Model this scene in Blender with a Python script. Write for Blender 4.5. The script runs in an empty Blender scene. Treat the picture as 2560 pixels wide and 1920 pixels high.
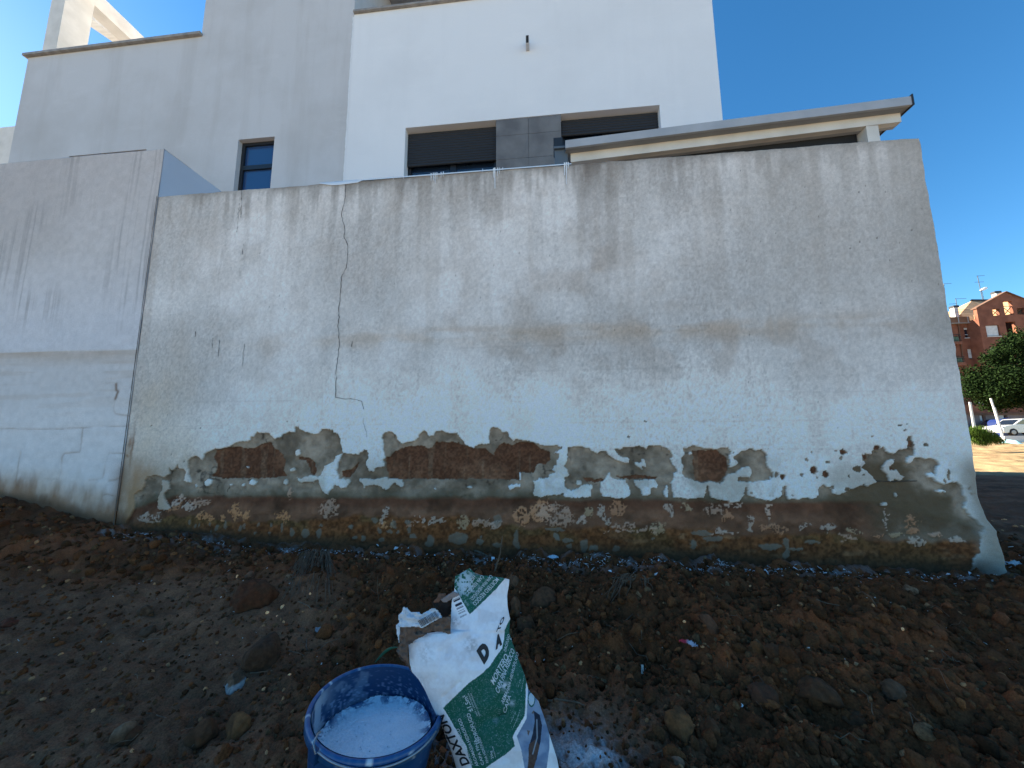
import bpy, bmesh, math, random
import numpy as np
from mathutils import Vector, Matrix, noise as mnoise

random.seed(7)
RNG = np.random.default_rng(11)
scene = bpy.context.scene
COL = scene.collection

# ------------------------------------------------------------------ camera
CAM_H = 0.88
FPX = 950.0
YAW, PITCH, ROLL = 0.102451665, 0.136972094, 0.0056187782
_cy, _sy, _cp, _sp = math.cos(YAW), math.sin(YAW), math.cos(PITCH), math.sin(PITCH)
FWD = np.array([-_sy * _cp, _cy * _cp, _sp])
_R0 = np.array([_cy, _sy, 0.0])
_U0 = np.cross(_R0, FWD)
RGT = _R0 * math.cos(ROLL) - _U0 * math.sin(ROLL)
UPV = _U0 * math.cos(ROLL) + _R0 * math.sin(ROLL)
CAM = np.array([0.0, 0.0, CAM_H])
cam_data = bpy.data.cameras.new("camera")
cam = bpy.data.objects.new("camera", cam_data)
COL.objects.link(cam)
cam.matrix_world = Matrix(((RGT[0], UPV[0], -FWD[0], CAM[0]),
                           (RGT[1], UPV[1], -FWD[1], CAM[1]),
                           (RGT[2], UPV[2], -FWD[2], CAM[2]), (0, 0, 0, 1)))
cam_data.sensor_width = 36.0
cam_data.lens = FPX / 2560 * 36.0
cam_data.clip_start = 0.05
cam_data.clip_end = 3000
scene.camera = cam

# ------------------------------------------------------------------ world, sun, exposure
SUN_EL = math.radians(30)
SUN_AZ = math.radians(20)          # degrees north (+Y) of due left (-X)
sun_dir = np.array([-math.cos(SUN_EL) * math.cos(SUN_AZ), math.cos(SUN_EL) * math.sin(SUN_AZ), math.sin(SUN_EL)])
world = bpy.data.worlds.new("World")
scene.world = world
world.use_nodes = True
wn, wl = world.node_tree.nodes, world.node_tree.links
wn.clear()
sky = wn.new("ShaderNodeTexSky")
sky.sky_type = 'NISHITA'
sky.sun_disc = False
sky.sun_elevation = SUN_EL
sky.sun_rotation = math.atan2(sun_dir[0], sun_dir[1])
sky.altitude = 300
sky.air_density = 1.0
sky.dust_density = 0.10
sky.ozone_density = 4.5
hsv = wn.new("ShaderNodeHueSaturation")
hsv.inputs['Saturation'].default_value = 1.22
hsv.inputs['Hue'].default_value = 0.50
bg = wn.new("ShaderNodeBackground")
bg.inputs['Strength'].default_value = 0.070
wo = wn.new("ShaderNodeOutputWorld")
wl.new(sky.outputs[0], hsv.inputs['Color'])
wb = wn.new('ShaderNodeMix'); wb.data_type = 'RGBA'; wb.blend_type = 'MULTIPLY'; wb.inputs[0].default_value = 1.0
wb.inputs[7].default_value = (1.0, 1.0, 0.90, 1)
wl.new(hsv.outputs[0], wb.inputs[6])
wl.new(wb.outputs[2], bg.inputs['Color'])
wl.new(bg.outputs[0], wo.inputs['Surface'])
sun_data = bpy.data.lights.new("sun", 'SUN')
sun_data.energy = 5.0
sun_data.angle = math.radians(0.5)
sun_data.color = (1.0, 0.86, 0.66)
sun = bpy.data.objects.new("sun", sun_data)
COL.objects.link(sun)
sun.rotation_euler = Vector(sun_dir).to_track_quat('Z', 'Y').to_euler()
scene.view_settings.view_transform = 'Standard'
scene.view_settings.look = 'None'
scene.view_settings.gamma = 1.0
scene.view_settings.use_curve_mapping = False
scene.view_settings.exposure = 1.98
scene.cycles.max_bounces = 6

# ------------------------------------------------------------------ measuring helpers
def ray(x, y):
    return FWD + RGT * (x - 1280.0) / FPX - UPV * (y - 960.0) / FPX
def onY(x, y, Y):
    d = ray(x, y)
    return CAM + d * (Y - CAM[1]) / d[1]
def zoomer(ox, oy, s):
    return lambda pts: [(ox + p[0] * s, oy + p[1] * s) for p in pts]
def srgb(r, g, b):
    f = lambda c: (c / 255 / 12.92) if c <= 10.3 else ((c / 255 + 0.055) / 1.055) ** 2.4
    return (f(r), f(g), f(b))

# ------------------------------------------------------------------ noise (numpy)
def _hash(ix, iy, seed):
    h = (ix.astype(np.int64) * 374761393 + (iy.astype(np.int64) + 7919) * 668265263 + (seed + 31) * 1442695041) & 0xffffffff
    for m in (0x85ebca6b, 0xc2b2ae35, 0x27d4eb2f):
        h = ((h ^ (h >> 15)) * m) & 0xffffffff
        h = h ^ (h >> 13)
    return (h & 0xffffff).astype(np.float64) / 0xffffff
def vnoise(x, y, seed=0):
    ix, iy = np.floor(x), np.floor(y)
    fx, fy = x - ix, y - iy
    fx = fx * fx * fx * (fx * (fx * 6 - 15) + 10)
    fy = fy * fy * fy * (fy * (fy * 6 - 15) + 10)
    a, b = _hash(ix, iy, seed), _hash(ix + 1, iy, seed)
    c, d = _hash(ix, iy + 1, seed), _hash(ix + 1, iy + 1, seed)
    return (a + (b - a) * fx) * (1 - fy) + (c + (d - c) * fx) * fy
def fbm(x, y, octv=4, seed=0, gain=0.5):
    s, a, t = 0.0, 1.0, 0.0
    for k in range(octv):
        s = s + a * vnoise(x * 2 ** k + 17.3 * k, y * 2 ** k - 9.1 * k, seed + k * 101)
        t += a
        a *= gain
    return s / t
def ridged(x, y, octv=4, seed=0):
    s, a, t = 0.0, 1.0, 0.0
    for k in range(octv):
        s = s + a * (1 - np.abs(2 * vnoise(x * 2 ** k + 5.7 * k, y * 2 ** k + 3.3 * k, seed + 77 * k) - 1))
        t += a
        a *= 0.5
    return s / t
def worley(x, y, seed=0):
    ix, iy = np.floor(x), np.floor(y)
    best = np.full(np.shape(x), 9.0)
    for dx in (-1, 0, 1):
        for dy in (-1, 0, 1):
            cx, cy = ix + dx, iy + dy
            px = cx + _hash(cx, cy, seed)
            py = cy + _hash(cx, cy, seed + 999)
            best = np.minimum(best, (px - x) ** 2 + (py - y) ** 2)
    return np.sqrt(best)
def sstep(a, b, x):
    t = np.clip((x - a) / (b - a), 0, 1)
    return t * t * (3 - 2 * t)
def inside(poly, x, y):
    """even-odd test of arrays x, y against a polygon"""
    poly = np.asarray(poly, float)
    res = np.zeros(x.shape, bool)
    m = (x >= poly[:, 0].min()) & (x <= poly[:, 0].max()) & (y >= poly[:, 1].min()) & (y <= poly[:, 1].max())
    xs, ys = x[m], y[m]
    r = np.zeros(xs.shape, bool)
    for (x0, y0), (x1, y1) in zip(poly, np.roll(poly, -1, 0)):
        if y0 == y1:
            continue
        c = ((y0 > ys) != (y1 > ys)) & (xs < (x1 - x0) * (ys - y0) / (y1 - y0) + x0)
        r ^= c
    res[m] = r
    return res
def seg_dist(pts, x, y):
    d = np.full(x.shape, 1e9)
    for (x0, y0), (x1, y1) in zip(pts[:-1], pts[1:]):
        L = (x1 - x0) ** 2 + (y1 - y0) ** 2 + 1e-12
        t = np.clip(((x - x0) * (x1 - x0) + (y - y0) * (y1 - y0)) / L, 0, 1)
        d = np.minimum(d, (x - x0 - t * (x1 - x0)) ** 2 + (y - y0 - t * (y1 - y0)) ** 2)
    return np.sqrt(d)
def blend(c, col, a):
    """c (N,3) towards col by a (N,)"""
    a = np.clip(a, 0, 1)[:, None]
    return c * (1 - a) + np.asarray(col)[None, :] * a

# ------------------------------------------------------------------ object helpers
def tag(o, label=None, cat=None, group=None, kind=None):
    if label: o['label'] = label
    if cat: o['category'] = cat
    if group: o['group'] = group
    if kind: o['kind'] = kind
    return o
def link(name, me, mat=None, parent=None, smooth=False):
    o = bpy.data.objects.new(name, me)
    COL.objects.link(o)
    if mat is not None and len(me.materials) == 0:
        me.materials.append(mat)
    if parent is not None:
        o.parent = parent
        o.matrix_parent_inverse = Matrix.Translation(-Vector(parent.location)) if parent.type == 'EMPTY' else Matrix()
    if smooth:
        me.polygons.foreach_set('use_smooth', [True] * len(me.polygons))
    return o
def empty(name, loc=(0, 0, 0)):
    o = bpy.data.objects.new(name, None)
    o.location = loc
    o.empty_display_size = 0.1
    COL.objects.link(o)
    return o
def mesh_np(name, verts, faces, colors=None, smooth=True, extra=None):
    """faces: (M,3) or (M,4) int array"""
    me = bpy.data.meshes.new(name)
    verts = np.asarray(verts, np.float32)
    faces = np.asarray(faces, np.int32)
    n, k = faces.shape
    me.vertices.add(len(verts))
    me.vertices.foreach_set('co', verts.ravel())
    me.loops.add(n * k)
    me.loops.foreach_set('vertex_index', faces.ravel())
    me.polygons.add(n)
    me.polygons.foreach_set('loop_start', np.arange(0, n * k, k, dtype=np.int32))
    me.polygons.foreach_set('loop_total', np.full(n, k, np.int32))
    me.update(calc_edges=True)
    me.validate()
    if smooth:
        me.polygons.foreach_set('use_smooth', np.ones(len(me.polygons), bool))
    if colors is not None:
        at = me.color_attributes.new('Col', 'FLOAT_COLOR', 'POINT')
        c = np.ones((len(verts), 4), np.float32)
        c[:, :3] = colors
        at.data.foreach_set('color', c.ravel())
    for nm, v in (extra or {}).items():
        at = me.attributes.new(nm, 'FLOAT', 'POINT')
        at.data.foreach_set('value', np.asarray(v, np.float32))
    return me
def grid_faces(nx, ny):
    i = np.arange(nx - 1)[None, :] + np.arange(ny - 1)[:, None] * nx
    i = i.ravel()
    return np.stack([i, i + 1, i + 1 + nx, i + nx], 1)
def bm_mesh(name, bm):
    me = bpy.data.meshes.new(name)
    bm.to_mesh(me)
    bm.free()
    return me
def add_box(bm, a, b, bevel=0.0):
    """axis box between corners a and b"""
    x0, y0, z0 = [min(a[i], b[i]) for i in range(3)]
    x1, y1, z1 = [max(a[i], b[i]) for i in range(3)]
    v = [bm.verts.new(p) for p in ((x0, y0, z0), (x1, y0, z0), (x1, y1, z0), (x0, y1, z0),
                                   (x0, y0, z1), (x1, y0, z1), (x1, y1, z1), (x0, y1, z1))]
    fs = [bm.faces.new([v[i] for i in f]) for f in
          ((3, 2, 1, 0), (4, 5, 6, 7), (0, 1, 5, 4), (1, 2, 6, 5), (2, 3, 7, 6), (3, 0, 4, 7))]
    if bevel > 0:
        es = list({e for f in fs for e in f.edges})
        bmesh.ops.bevel(bm, geom=es, offset=bevel, segments=2, affect='EDGES', profile=0.6)
def box(name, a, b, mat, parent=None, bevel=0.0):
    bm = bmesh.new()
    add_box(bm, a, b, bevel)
    return link(name, bm_mesh(name, bm), mat, parent)
def boxes(name, lst, mat, parent=None, bevel=0.0):
    bm = bmesh.new()
    for a, b in lst:
        add_box(bm, a, b, bevel)
    return link(name, bm_mesh(name, bm), mat, parent)
def prism(bm, pts2, y0, y1):
    """extrude a polygon given as (x,z) between planes y0 and y1"""
    a = [bm.verts.new((p[0], y0, p[1])) for p in pts2]
    b = [bm.verts.new((p[0], y1, p[1])) for p in pts2]
    n = len(pts2)
    bm.faces.new(a)
    bm.faces.new(b[::-1])
    for i in range(n):
        bm.faces.new((a[i], b[i], b[(i + 1) % n], a[(i + 1) % n]))
    bmesh.ops.recalc_face_normals(bm, faces=bm.faces)
def hexa(bm, p):
    """8 points, bottom ring then top ring"""
    v = [bm.verts.new(tuple(q)) for q in p]
    for f in ((3, 2, 1, 0), (4, 5, 6, 7), (0, 1, 5, 4), (1, 2, 6, 5), (2, 3, 7, 6), (3, 0, 4, 7)):
        bm.faces.new([v[i] for i in f])
    bmesh.ops.recalc_face_normals(bm, faces=bm.faces)
def tube_arrays(pts, rad, seg=6):
    pts = np.asarray(pts, float)
    rad = np.broadcast_to(np.asarray(rad, float), (len(pts),))
    V, Fc = [], []
    up = np.array([0.3, 0.2, 1.0])
    for i, p in enumerate(pts):
        t = pts[min(i + 1, len(pts) - 1)] - pts[max(i - 1, 0)]
        t /= np.linalg.norm(t) + 1e-12
        s = np.cross(t, up)
        if np.linalg.norm(s) < 1e-3:
            s = np.cross(t, [1, 0, 0])
        s /= np.linalg.norm(s)
        w = np.cross(s, t)
        for k in range(seg):
            a = 2 * math.pi * k / seg
            V.append(p + rad[i] * (math.cos(a) * s + math.sin(a) * w))
    for i in range(len(pts) - 1):
        for k in range(seg):
            k2 = (k + 1) % seg
            Fc.append((i * seg + k, i * seg + k2, (i + 1) * seg + k2, (i + 1) * seg + k))
    return np.array(V), np.array(Fc)
def tubes(name, lst, mat, parent=None, seg=6, colors=None):
    V, Fc, n = [], [], 0
    for pts, rad in lst:
        v, f = tube_arrays(pts, rad, seg)
        V.append(v); Fc.append(f + n); n += len(v)
    me = mesh_np(name, np.concatenate(V), np.concatenate(Fc))
    return link(name, me, mat, parent)

# ------------------------------------------------------------------ materials
def new_mat(name):
    m = bpy.data.materials.new(name)
    m.use_nodes = True
    nt = m.node_tree
    b = nt.nodes['Principled BSDF']
    return m, nt.nodes, nt.links, b
def mat_noise(name, c1, c2, scale=5.0, rough=0.8, bump=0.0, bscale=60.0, detail=6.0, metallic=0.0, spec=None, lo=0.35, hi=0.65,
              streak=None):
    m, n, l, b = new_mat(name)
    tc = n.new('ShaderNodeTexCoord')
    nz = n.new('ShaderNodeTexNoise')
    nz.inputs['Scale'].default_value = scale
    nz.inputs['Detail'].default_value = detail
    if streak:
        mp = n.new('ShaderNodeMapping')
        mp.inputs['Scale'].default_value = streak
        l.new(tc.outputs['Object'], mp.inputs[0])
        l.new(mp.outputs[0], nz.inputs[0])
    else:
        l.new(tc.outputs['Object'], nz.inputs[0])
    r = n.new('ShaderNodeValToRGB')
    r.color_ramp.elements[0].position = lo
    r.color_ramp.elements[1].position = hi
    r.color_ramp.elements[0].color = (*c1, 1)
    r.color_ramp.elements[1].color = (*c2, 1)
    l.new(nz.outputs[0], r.inputs[0])
    l.new(r.outputs[0], b.inputs['Base Color'])
    b.inputs['Roughness'].default_value = rough
    b.inputs['Metallic'].default_value = metallic
    if spec is not None:
        b.inputs['Specular IOR Level'].default_value = spec
    if bump:
        n2 = n.new('ShaderNodeTexNoise')
        n2.inputs['Scale'].default_value = bscale
        n2.inputs['Detail'].default_value = 5
        l.new(tc.outputs['Object'], n2.inputs[0])
        bp = n.new('ShaderNodeBump')
        bp.inputs['Strength'].default_value = bump
        bp.inputs['Distance'].default_value = 0.01
        l.new(n2.outputs[0], bp.inputs['Height'])
        l.new(bp.outputs[0], b.inputs['Normal'])
    return m
def mat_attr(name, rough=0.85, bump=0.4, bscale=120.0, var=0.25, vscale=180.0, spec=0.3, bdist=0.004, detail=6.0):
    """albedo from the vertex colour, broken by fine grain"""
    m, n, l, b = new_mat(name)
    at = n.new('ShaderNodeAttribute'); at.attribute_name = 'Col'
    tc = n.new('ShaderNodeTexCoord')
    nz = n.new('ShaderNodeTexNoise'); nz.inputs['Scale'].default_value = vscale; nz.inputs['Detail'].default_value = detail
    nz.inputs['Roughness'].default_value = 0.65
    l.new(tc.outputs['Object'], nz.inputs[0])
    mr = n.new('ShaderNodeMapRange')
    mr.inputs[1].default_value = 0.3; mr.inputs[2].default_value = 0.7
    mr.inputs[3].default_value = 1 - var; mr.inputs[4].default_value = 1 + var
    l.new(nz.outputs[0], mr.inputs[0])
    mx = n.new('ShaderNodeVectorMath'); mx.operation = 'SCALE'
    l.new(at.outputs['Color'], mx.inputs[0]); l.new(mr.outputs[0], mx.inputs['Scale'])
    l.new(mx.outputs[0], b.inputs['Base Color'])
    b.inputs['Roughness'].default_value = rough
    b.inputs['Specular IOR Level'].default_value = spec
    if bump:
        n2 = n.new('ShaderNodeTexNoise'); n2.inputs['Scale'].default_value = bscale; n2.inputs['Detail'].default_value = 5
        l.new(tc.outputs['Object'], n2.inputs[0])
        bp = n.new('ShaderNodeBump'); bp.inputs['Strength'].default_value = bump; bp.inputs['Distance'].default_value = bdist
        l.new(n2.outputs[0], bp.inputs['Height']); l.new(bp.outputs[0], b.inputs['Normal'])
    return m
def mat_plain(name, c, rough=0.5, metallic=0.0, spec=0.5):
    m, n, l, b = new_mat(name)
    b.inputs['Base Color'].default_value = (*c, 1)
    b.inputs['Roughness'].default_value = rough
    b.inputs['Metallic'].default_value = metallic
    b.inputs['Specular IOR Level'].default_value = spec
    return m
M_wall = mat_attr('stained_render', rough=0.92, bump=0.45, bscale=120, var=0.13, vscale=170, bdist=0.004, spec=0.2, detail=9)
M_soil = mat_attr('dark_soil', rough=1.0, bump=0.8, bscale=140, var=0.45, vscale=170, spec=0.12, bdist=0.006)
M_rock = mat_attr('stone', rough=0.95, bump=0.7, bscale=70, var=0.35, vscale=60, spec=0.2, bdist=0.006)
M_bag = mat_attr('printed_paper', rough=0.9, bump=0.25, bscale=60, var=0.06, vscale=120, spec=0.12, bdist=0.002)
M_white_render = mat_noise('white_render', (0.82, 0.83, 0.84), (0.88, 0.885, 0.89), 0.7, 0.85, 0.35, 110)
M_grey_render = mat_noise('grey_white_render', (0.52, 0.53, 0.54), (0.64, 0.64, 0.645), 0.55, 0.88, 0.35, 100, detail=9)
def mat_facade(name, base, dirt, k_big, k_streak):
    m, n, l, b = new_mat(name)
    tc = n.new('ShaderNodeTexCoord')
    def nz(scale, mp, det=8):
        mpn = n.new('ShaderNodeMapping'); mpn.inputs['Scale'].default_value = mp
        t = n.new('ShaderNodeTexNoise'); t.inputs['Scale'].default_value = scale; t.inputs['Detail'].default_value = det; t.inputs['Roughness'].default_value = .62
        l.new(tc.outputs['Object'], mpn.inputs[0]); l.new(mpn.outputs[0], t.inputs[0])
        return t.outputs[0]
    def ramp(v, lo, hi, k):
        r = n.new('ShaderNodeMapRange'); r.inputs[1].default_value = lo; r.inputs[2].default_value = hi; r.inputs[4].default_value = k
        l.new(v, r.inputs[0]); return r.outputs[0]
    cur = None
    def mix(fac, col, c):
        x = n.new('ShaderNodeMix'); x.data_type = 'RGBA'
        l.new(fac, x.inputs[0]); x.inputs[7].default_value = (*col, 1)
        if c is None: x.inputs[6].default_value = (*base, 1)
        else: l.new(c, x.inputs[6])
        return x.outputs[2]
    cur = mix(ramp(nz(0.55, (1, 1, 1), 10), .45, .70, k_big), dirt, cur)
    cur = mix(ramp(nz(1.0, (2.2, 2.2, 0.22), 8), .52, .78, k_streak), dirt, cur)
    cur = mix(ramp(nz(1.3, (1, 1, 3.0), 9), .58, .72, k_big * .6), tuple(min(.9, v * 1.12) for v in base), cur)
    cur = mix(ramp(nz(40, (1, 1, 1), 4), .40, .75, .10), dirt, cur)
    l.new(cur, b.inputs['Base Color']); b.inputs['Roughness'].default_value = .87
    t = nz(90, (1, 1, 1), 4); bp = n.new('ShaderNodeBump'); bp.inputs['Strength'].default_value = .35; bp.inputs['Distance'].default_value = .008
    l.new(t, bp.inputs['Height']); l.new(bp.outputs[0], b.inputs['Normal'])
    return m
M_white_render = mat_facade('white_render_weathered', (0.80, 0.82, 0.845), (0.64, 0.66, 0.685), 0.35, 0.30)
M_grey_render = mat_facade('grey_render_weathered', (0.58, 0.585, 0.60), (0.42, 0.41, 0.40), 0.55, 0.60)
M_side_render = mat_noise('skylight_tinted_render', (0.50, 0.54, 0.62), (0.58, 0.62, 0.70), 0.9, 0.85, 0.25, 100)  # blue cast of the open sky tinted into this side's colour
M_cream = mat_noise('cream_render', (0.60, 0.58, 0.54), (0.73, 0.71, 0.67), 3.0, 0.85, 0.3, 80, lo=0.3, hi=0.6)
M_coping = mat_noise('stone_coping', (0.22, 0.21, 0.20), (0.34, 0.32, 0.30), 9, 0.7, 0.2, 90)
M_fascia = mat_noise('grey_fascia', (0.36, 0.38, 0.41), (0.43, 0.45, 0.48), 4, 0.6)
M_soffit = mat_noise('grey_soffit', (0.24, 0.25, 0.27), (0.30, 0.31, 0.32), 3, 0.8)
M_dark = mat_plain('dark_interior', (0.012, 0.014, 0.017), 0.9)
M_tile = mat_noise('grey_tile', (0.125, 0.12, 0.118), (0.19, 0.185, 0.18), 3.5, 0.55, 0.1, 60)
M_shutter = mat_plain('anthracite_shutter', (0.018, 0.022, 0.028), 0.5)
M_frame = mat_plain('anthracite_frame', (0.012, 0.014, 0.018), 0.4)
def glass_mat(name, c, rough=0.06):
    return mat_plain(name, c, rough, 0.0, 0.9)
M_glass = glass_mat('window_glass', (0.01, 0.02, 0.04))
M_crack = mat_plain('crack_shadow', (0.065, 0.055, 0.048), 1.0, 0, 0.0)
M_paint = mat_plain('white_paint', (0.78, 0.80, 0.82), 0.5)
M_root = mat_noise('dry_root', (0.085, 0.050, 0.030), (0.18, 0.115, 0.07), 30, 0.9)
M_litter = mat_attr('white_chips', rough=0.7, bump=0.2, var=0.2)
M_gap = mat_plain('joint_gap', (0.10, 0.088, 0.078), 1.0)

# =================================================================== GROUND
BASE_X = [-8, -5.0, -4.2, -3.3, -2.64, -1.26, -0.29, 0.57, 1.55, 2.51, 3.5, 6, 12]
BASE_Z = [0.55, 0.45, 0.366, 0.20, 0.150, 0.118, 0.104, 0.098, 0.078, 0.085, 0.06, 0.03, 0.0]
WALL_Y = 2.72
def lumpiness(X, Y):
    """0 where the earth is trodden smooth, 1 where it is freshly dug"""
    e = X + 0.55 + 0.35 * (fbm(X * 1.3, Y * 1.3, 3, 41) - 0.5) + (Y - 1.0) * 0.25
    l = sstep(-0.55, 0.05, e)
    # trodden strip right behind the bag
    p = np.exp(-(((X - 0.13) / 0.26) ** 2 + ((Y - 1.30) / 0.16) ** 2))
    l = l * (1 - 0.85 * p)
    far = sstep(3.0, 4.0, X) * sstep(2.6, 3.4, Y)
    l = l * (1 - 0.6 * far)
    l = np.maximum(l, 0.85 * sstep(1.75, 2.15, Y + 0.25 * (fbm(X * 2, Y * 2, 2, 43) - .5)) * (X < 0))
    return np.clip(l, 0.20, 1)
def ground_z(X, Y, fine=True):
    X = np.asarray(X, float); Y = np.asarray(Y, float)
    bz = np.interp(X, BASE_X, BASE_Z)
    t = sstep(0.9, 2.55, Y)
    back = 1 - sstep(3.5, 9, Y)
    z = bz * t * back
    z = z + 0.42 * sstep(16, 40, Y) * (Y < 1e5)
    R = np.sqrt(X * X + Y * Y)
    near = 1 - sstep(7.0, 22.0, R)
    lm = lumpiness(X, Y)
    z = z + (fbm(X * 1.1, Y * 1.1, 3, 3) - 0.5) * 0.10 * lm * near
    # low ridge of dug earth in the middle distance
    z = z + 0.075 * np.exp(-((Y - 1.85 - 0.08 * X) / 0.32) ** 2) * sstep(0.0, 0.8, X + 0.2) * (1 - sstep(2.2, 3.4, X))
    z = z + 0.05 * np.exp(-((Y - 2.05) / 0.28) ** 2) * np.exp(-((X + 1.3) / 0.8) ** 2)
    # shallow gutter along the wall foot
    z = z - 0.035 * np.exp(-((Y - 2.60) / 0.10) ** 2) * (X > -3.2) * (X < 2.8)
    if fine:
        wx = X + 0.05 * (fbm(X * 7, Y * 7, 2, 90) - 0.5)
        wy = Y + 0.05 * (fbm(X * 7, Y * 7, 2, 91) - 0.5)
        n1 = fbm(wx * 6, wy * 6, 4, 5) - 0.5
        c1 = 0.5 - np.minimum(worley(wx * 11, wy * 11, 6), 1.0)
        c2 = 0.5 - np.minimum(worley(wx * 27, wy * 27, 8), 1.0)
        n2 = fbm(wx * 55, wy * 55, 3, 9) - 0.5
        z = z + near * (lm * (0.072 * n1 + 0.034 * c1 + 0.018 * c2) + (0.8 + 0.2 * lm) * 0.012 * n2 + 0.030 * n1 + 0.010 * c1 + 0.010 * c2)
        z = z + (1 - near) * 0.10 * (fbm(X * 0.7, Y * 1.6, 5, 22) - 0.5)
    return z
def soil_color(X, Y):
    lm = lumpiness(X, Y)
    n = fbm(X * 3, Y * 3, 5, 61)
    n2 = fbm(X * 18, Y * 18, 4, 62)
    c = np.tile(np.array([[0.032, 0.0205, 0.0145]]), (len(X), 1))
    c = blend(c, (0.046, 0.024, 0.0155), sstep(0.45, 0.65, n) * lm * 0.9)
    c = blend(c, (0.052, 0.045, 0.045), (1 - lm) * 0.85)
    c = c * ((0.55 + 0.9 * n2) * (0.6 + 0.8 * n))[:, None] * np.array([[3.8, 2.1, 1.16]])
    # the trodden strip by the bag is paler, cement dust spilled on it
    R = np.hypot(X, Y)
    fb = fbm(X * 0.45, Y * 1.8, 5, 75)
    c = blend(c, (0.37, 0.275, 0.145), sstep(8.6, 10.4, Y) * np.clip(0.25 + 1.1 * fb, 0, 1))  # far soil paled past the house's shadow edge: sunlight put into its colour
    c = blend(c, (0.34, 0.29, 0.22), sstep(0.45, -0.2, Y) * 0.95)  # unseen ground behind the camera paled to bounce light onto the wall
    c = blend(c, (0.165, 0.062, 0.031), sstep(3.2, 4.5, X) * sstep(2.4, 3.4, Y) * (1 - sstep(8.6, 10.4, Y)) * 0.8)
    vr = sstep(3.0, 4.5, X) * (Y > 2.5) + (Y > 5.5)
    c = c * (1 + np.clip(vr, 0, 1) * (1.5 * fbm(X * 2.2, Y * 5.0, 5, 76) - 0.75))[:, None]
    def dust(cx, cy, rx, ry, s, seed):
        d = ((X - cx) / rx) ** 2 + ((Y - cy) / ry) ** 2
        return s * np.exp(-d) * sstep(0.42, 0.85, fbm(X * 85, Y * 85, 4, seed) + 0.35 * np.exp(-d))
    c = blend(c, (0.62, 0.63, 0.64), dust(0.085, 1.175, 0.085, 0.055, 1.0, 70))
    c = blend(c, (0.34, 0.36, 0.38), dust(0.02, 1.22, 0.13, 0.10, 0.5, 71))
    c = blend(c, (0.18, 0.17, 0.17), dust(-0.30, 1.15, 0.10, 0.13, 0.8, 72))
    # lime dust along the foot of the wall
    w = np.exp(-((Y - 2.56) / 0.13) ** 2) * (X > -3.3) * (X < 2.9)
    c = blend(c, (0.30, 0.27, 0.25), 0.8 * w * sstep(0.50, 0.62, fbm(X * 14, Y * 30, 4, 73)))
    return c
def build_ground():
    a0 = math.pi / 2 + YAW
    fine_a = np.radians(np.arange(-62, 62.01, 0.185)) + a0
    coarse = np.radians(np.arange(65, 296, 3.0)) + a0
    ang = np.concatenate([fine_a, coarse])
    r = [0.12, 0.3]
    while r[-1] < 3.4:
        r.append(r[-1] * 1.0042 if r[-1] > 0.55 else r[-1] * 1.03)
    while r[-1] < 13:
        r.append(r[-1] * 1.009)
    while r[-1] < 900:
        r.append(r[-1] * 1.035)
    r = np.array(r)
    A, Rr = np.meshgrid(ang, r)
    X = (np.cos(A) * Rr).ravel(); Y = (np.sin(A) * Rr).ravel()
    Z = ground_z(X, Y)
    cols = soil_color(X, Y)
    nx, ny = len(ang), len(r)
    i = np.arange(nx)[None, :] + np.arange(ny - 1)[:, None] * nx
    j = (np.arange(nx)[None, :] + 1) % nx + np.arange(ny - 1)[:, None] * nx
    f = np.stack([i.ravel(), (i + nx).ravel(), (j + nx).ravel(), j.ravel()], 1)
    # clockwise order fixed to face up
    f = f[:, ::-1]
    V = np.stack([X, Y, Z], 1)
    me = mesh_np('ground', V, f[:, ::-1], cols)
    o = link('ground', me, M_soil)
    tag(o, kind='structure')
    if me.polygons[len(me.polygons) // 2].normal.z < 0:
        me.flip_normals()
    return o
build_ground()

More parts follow.
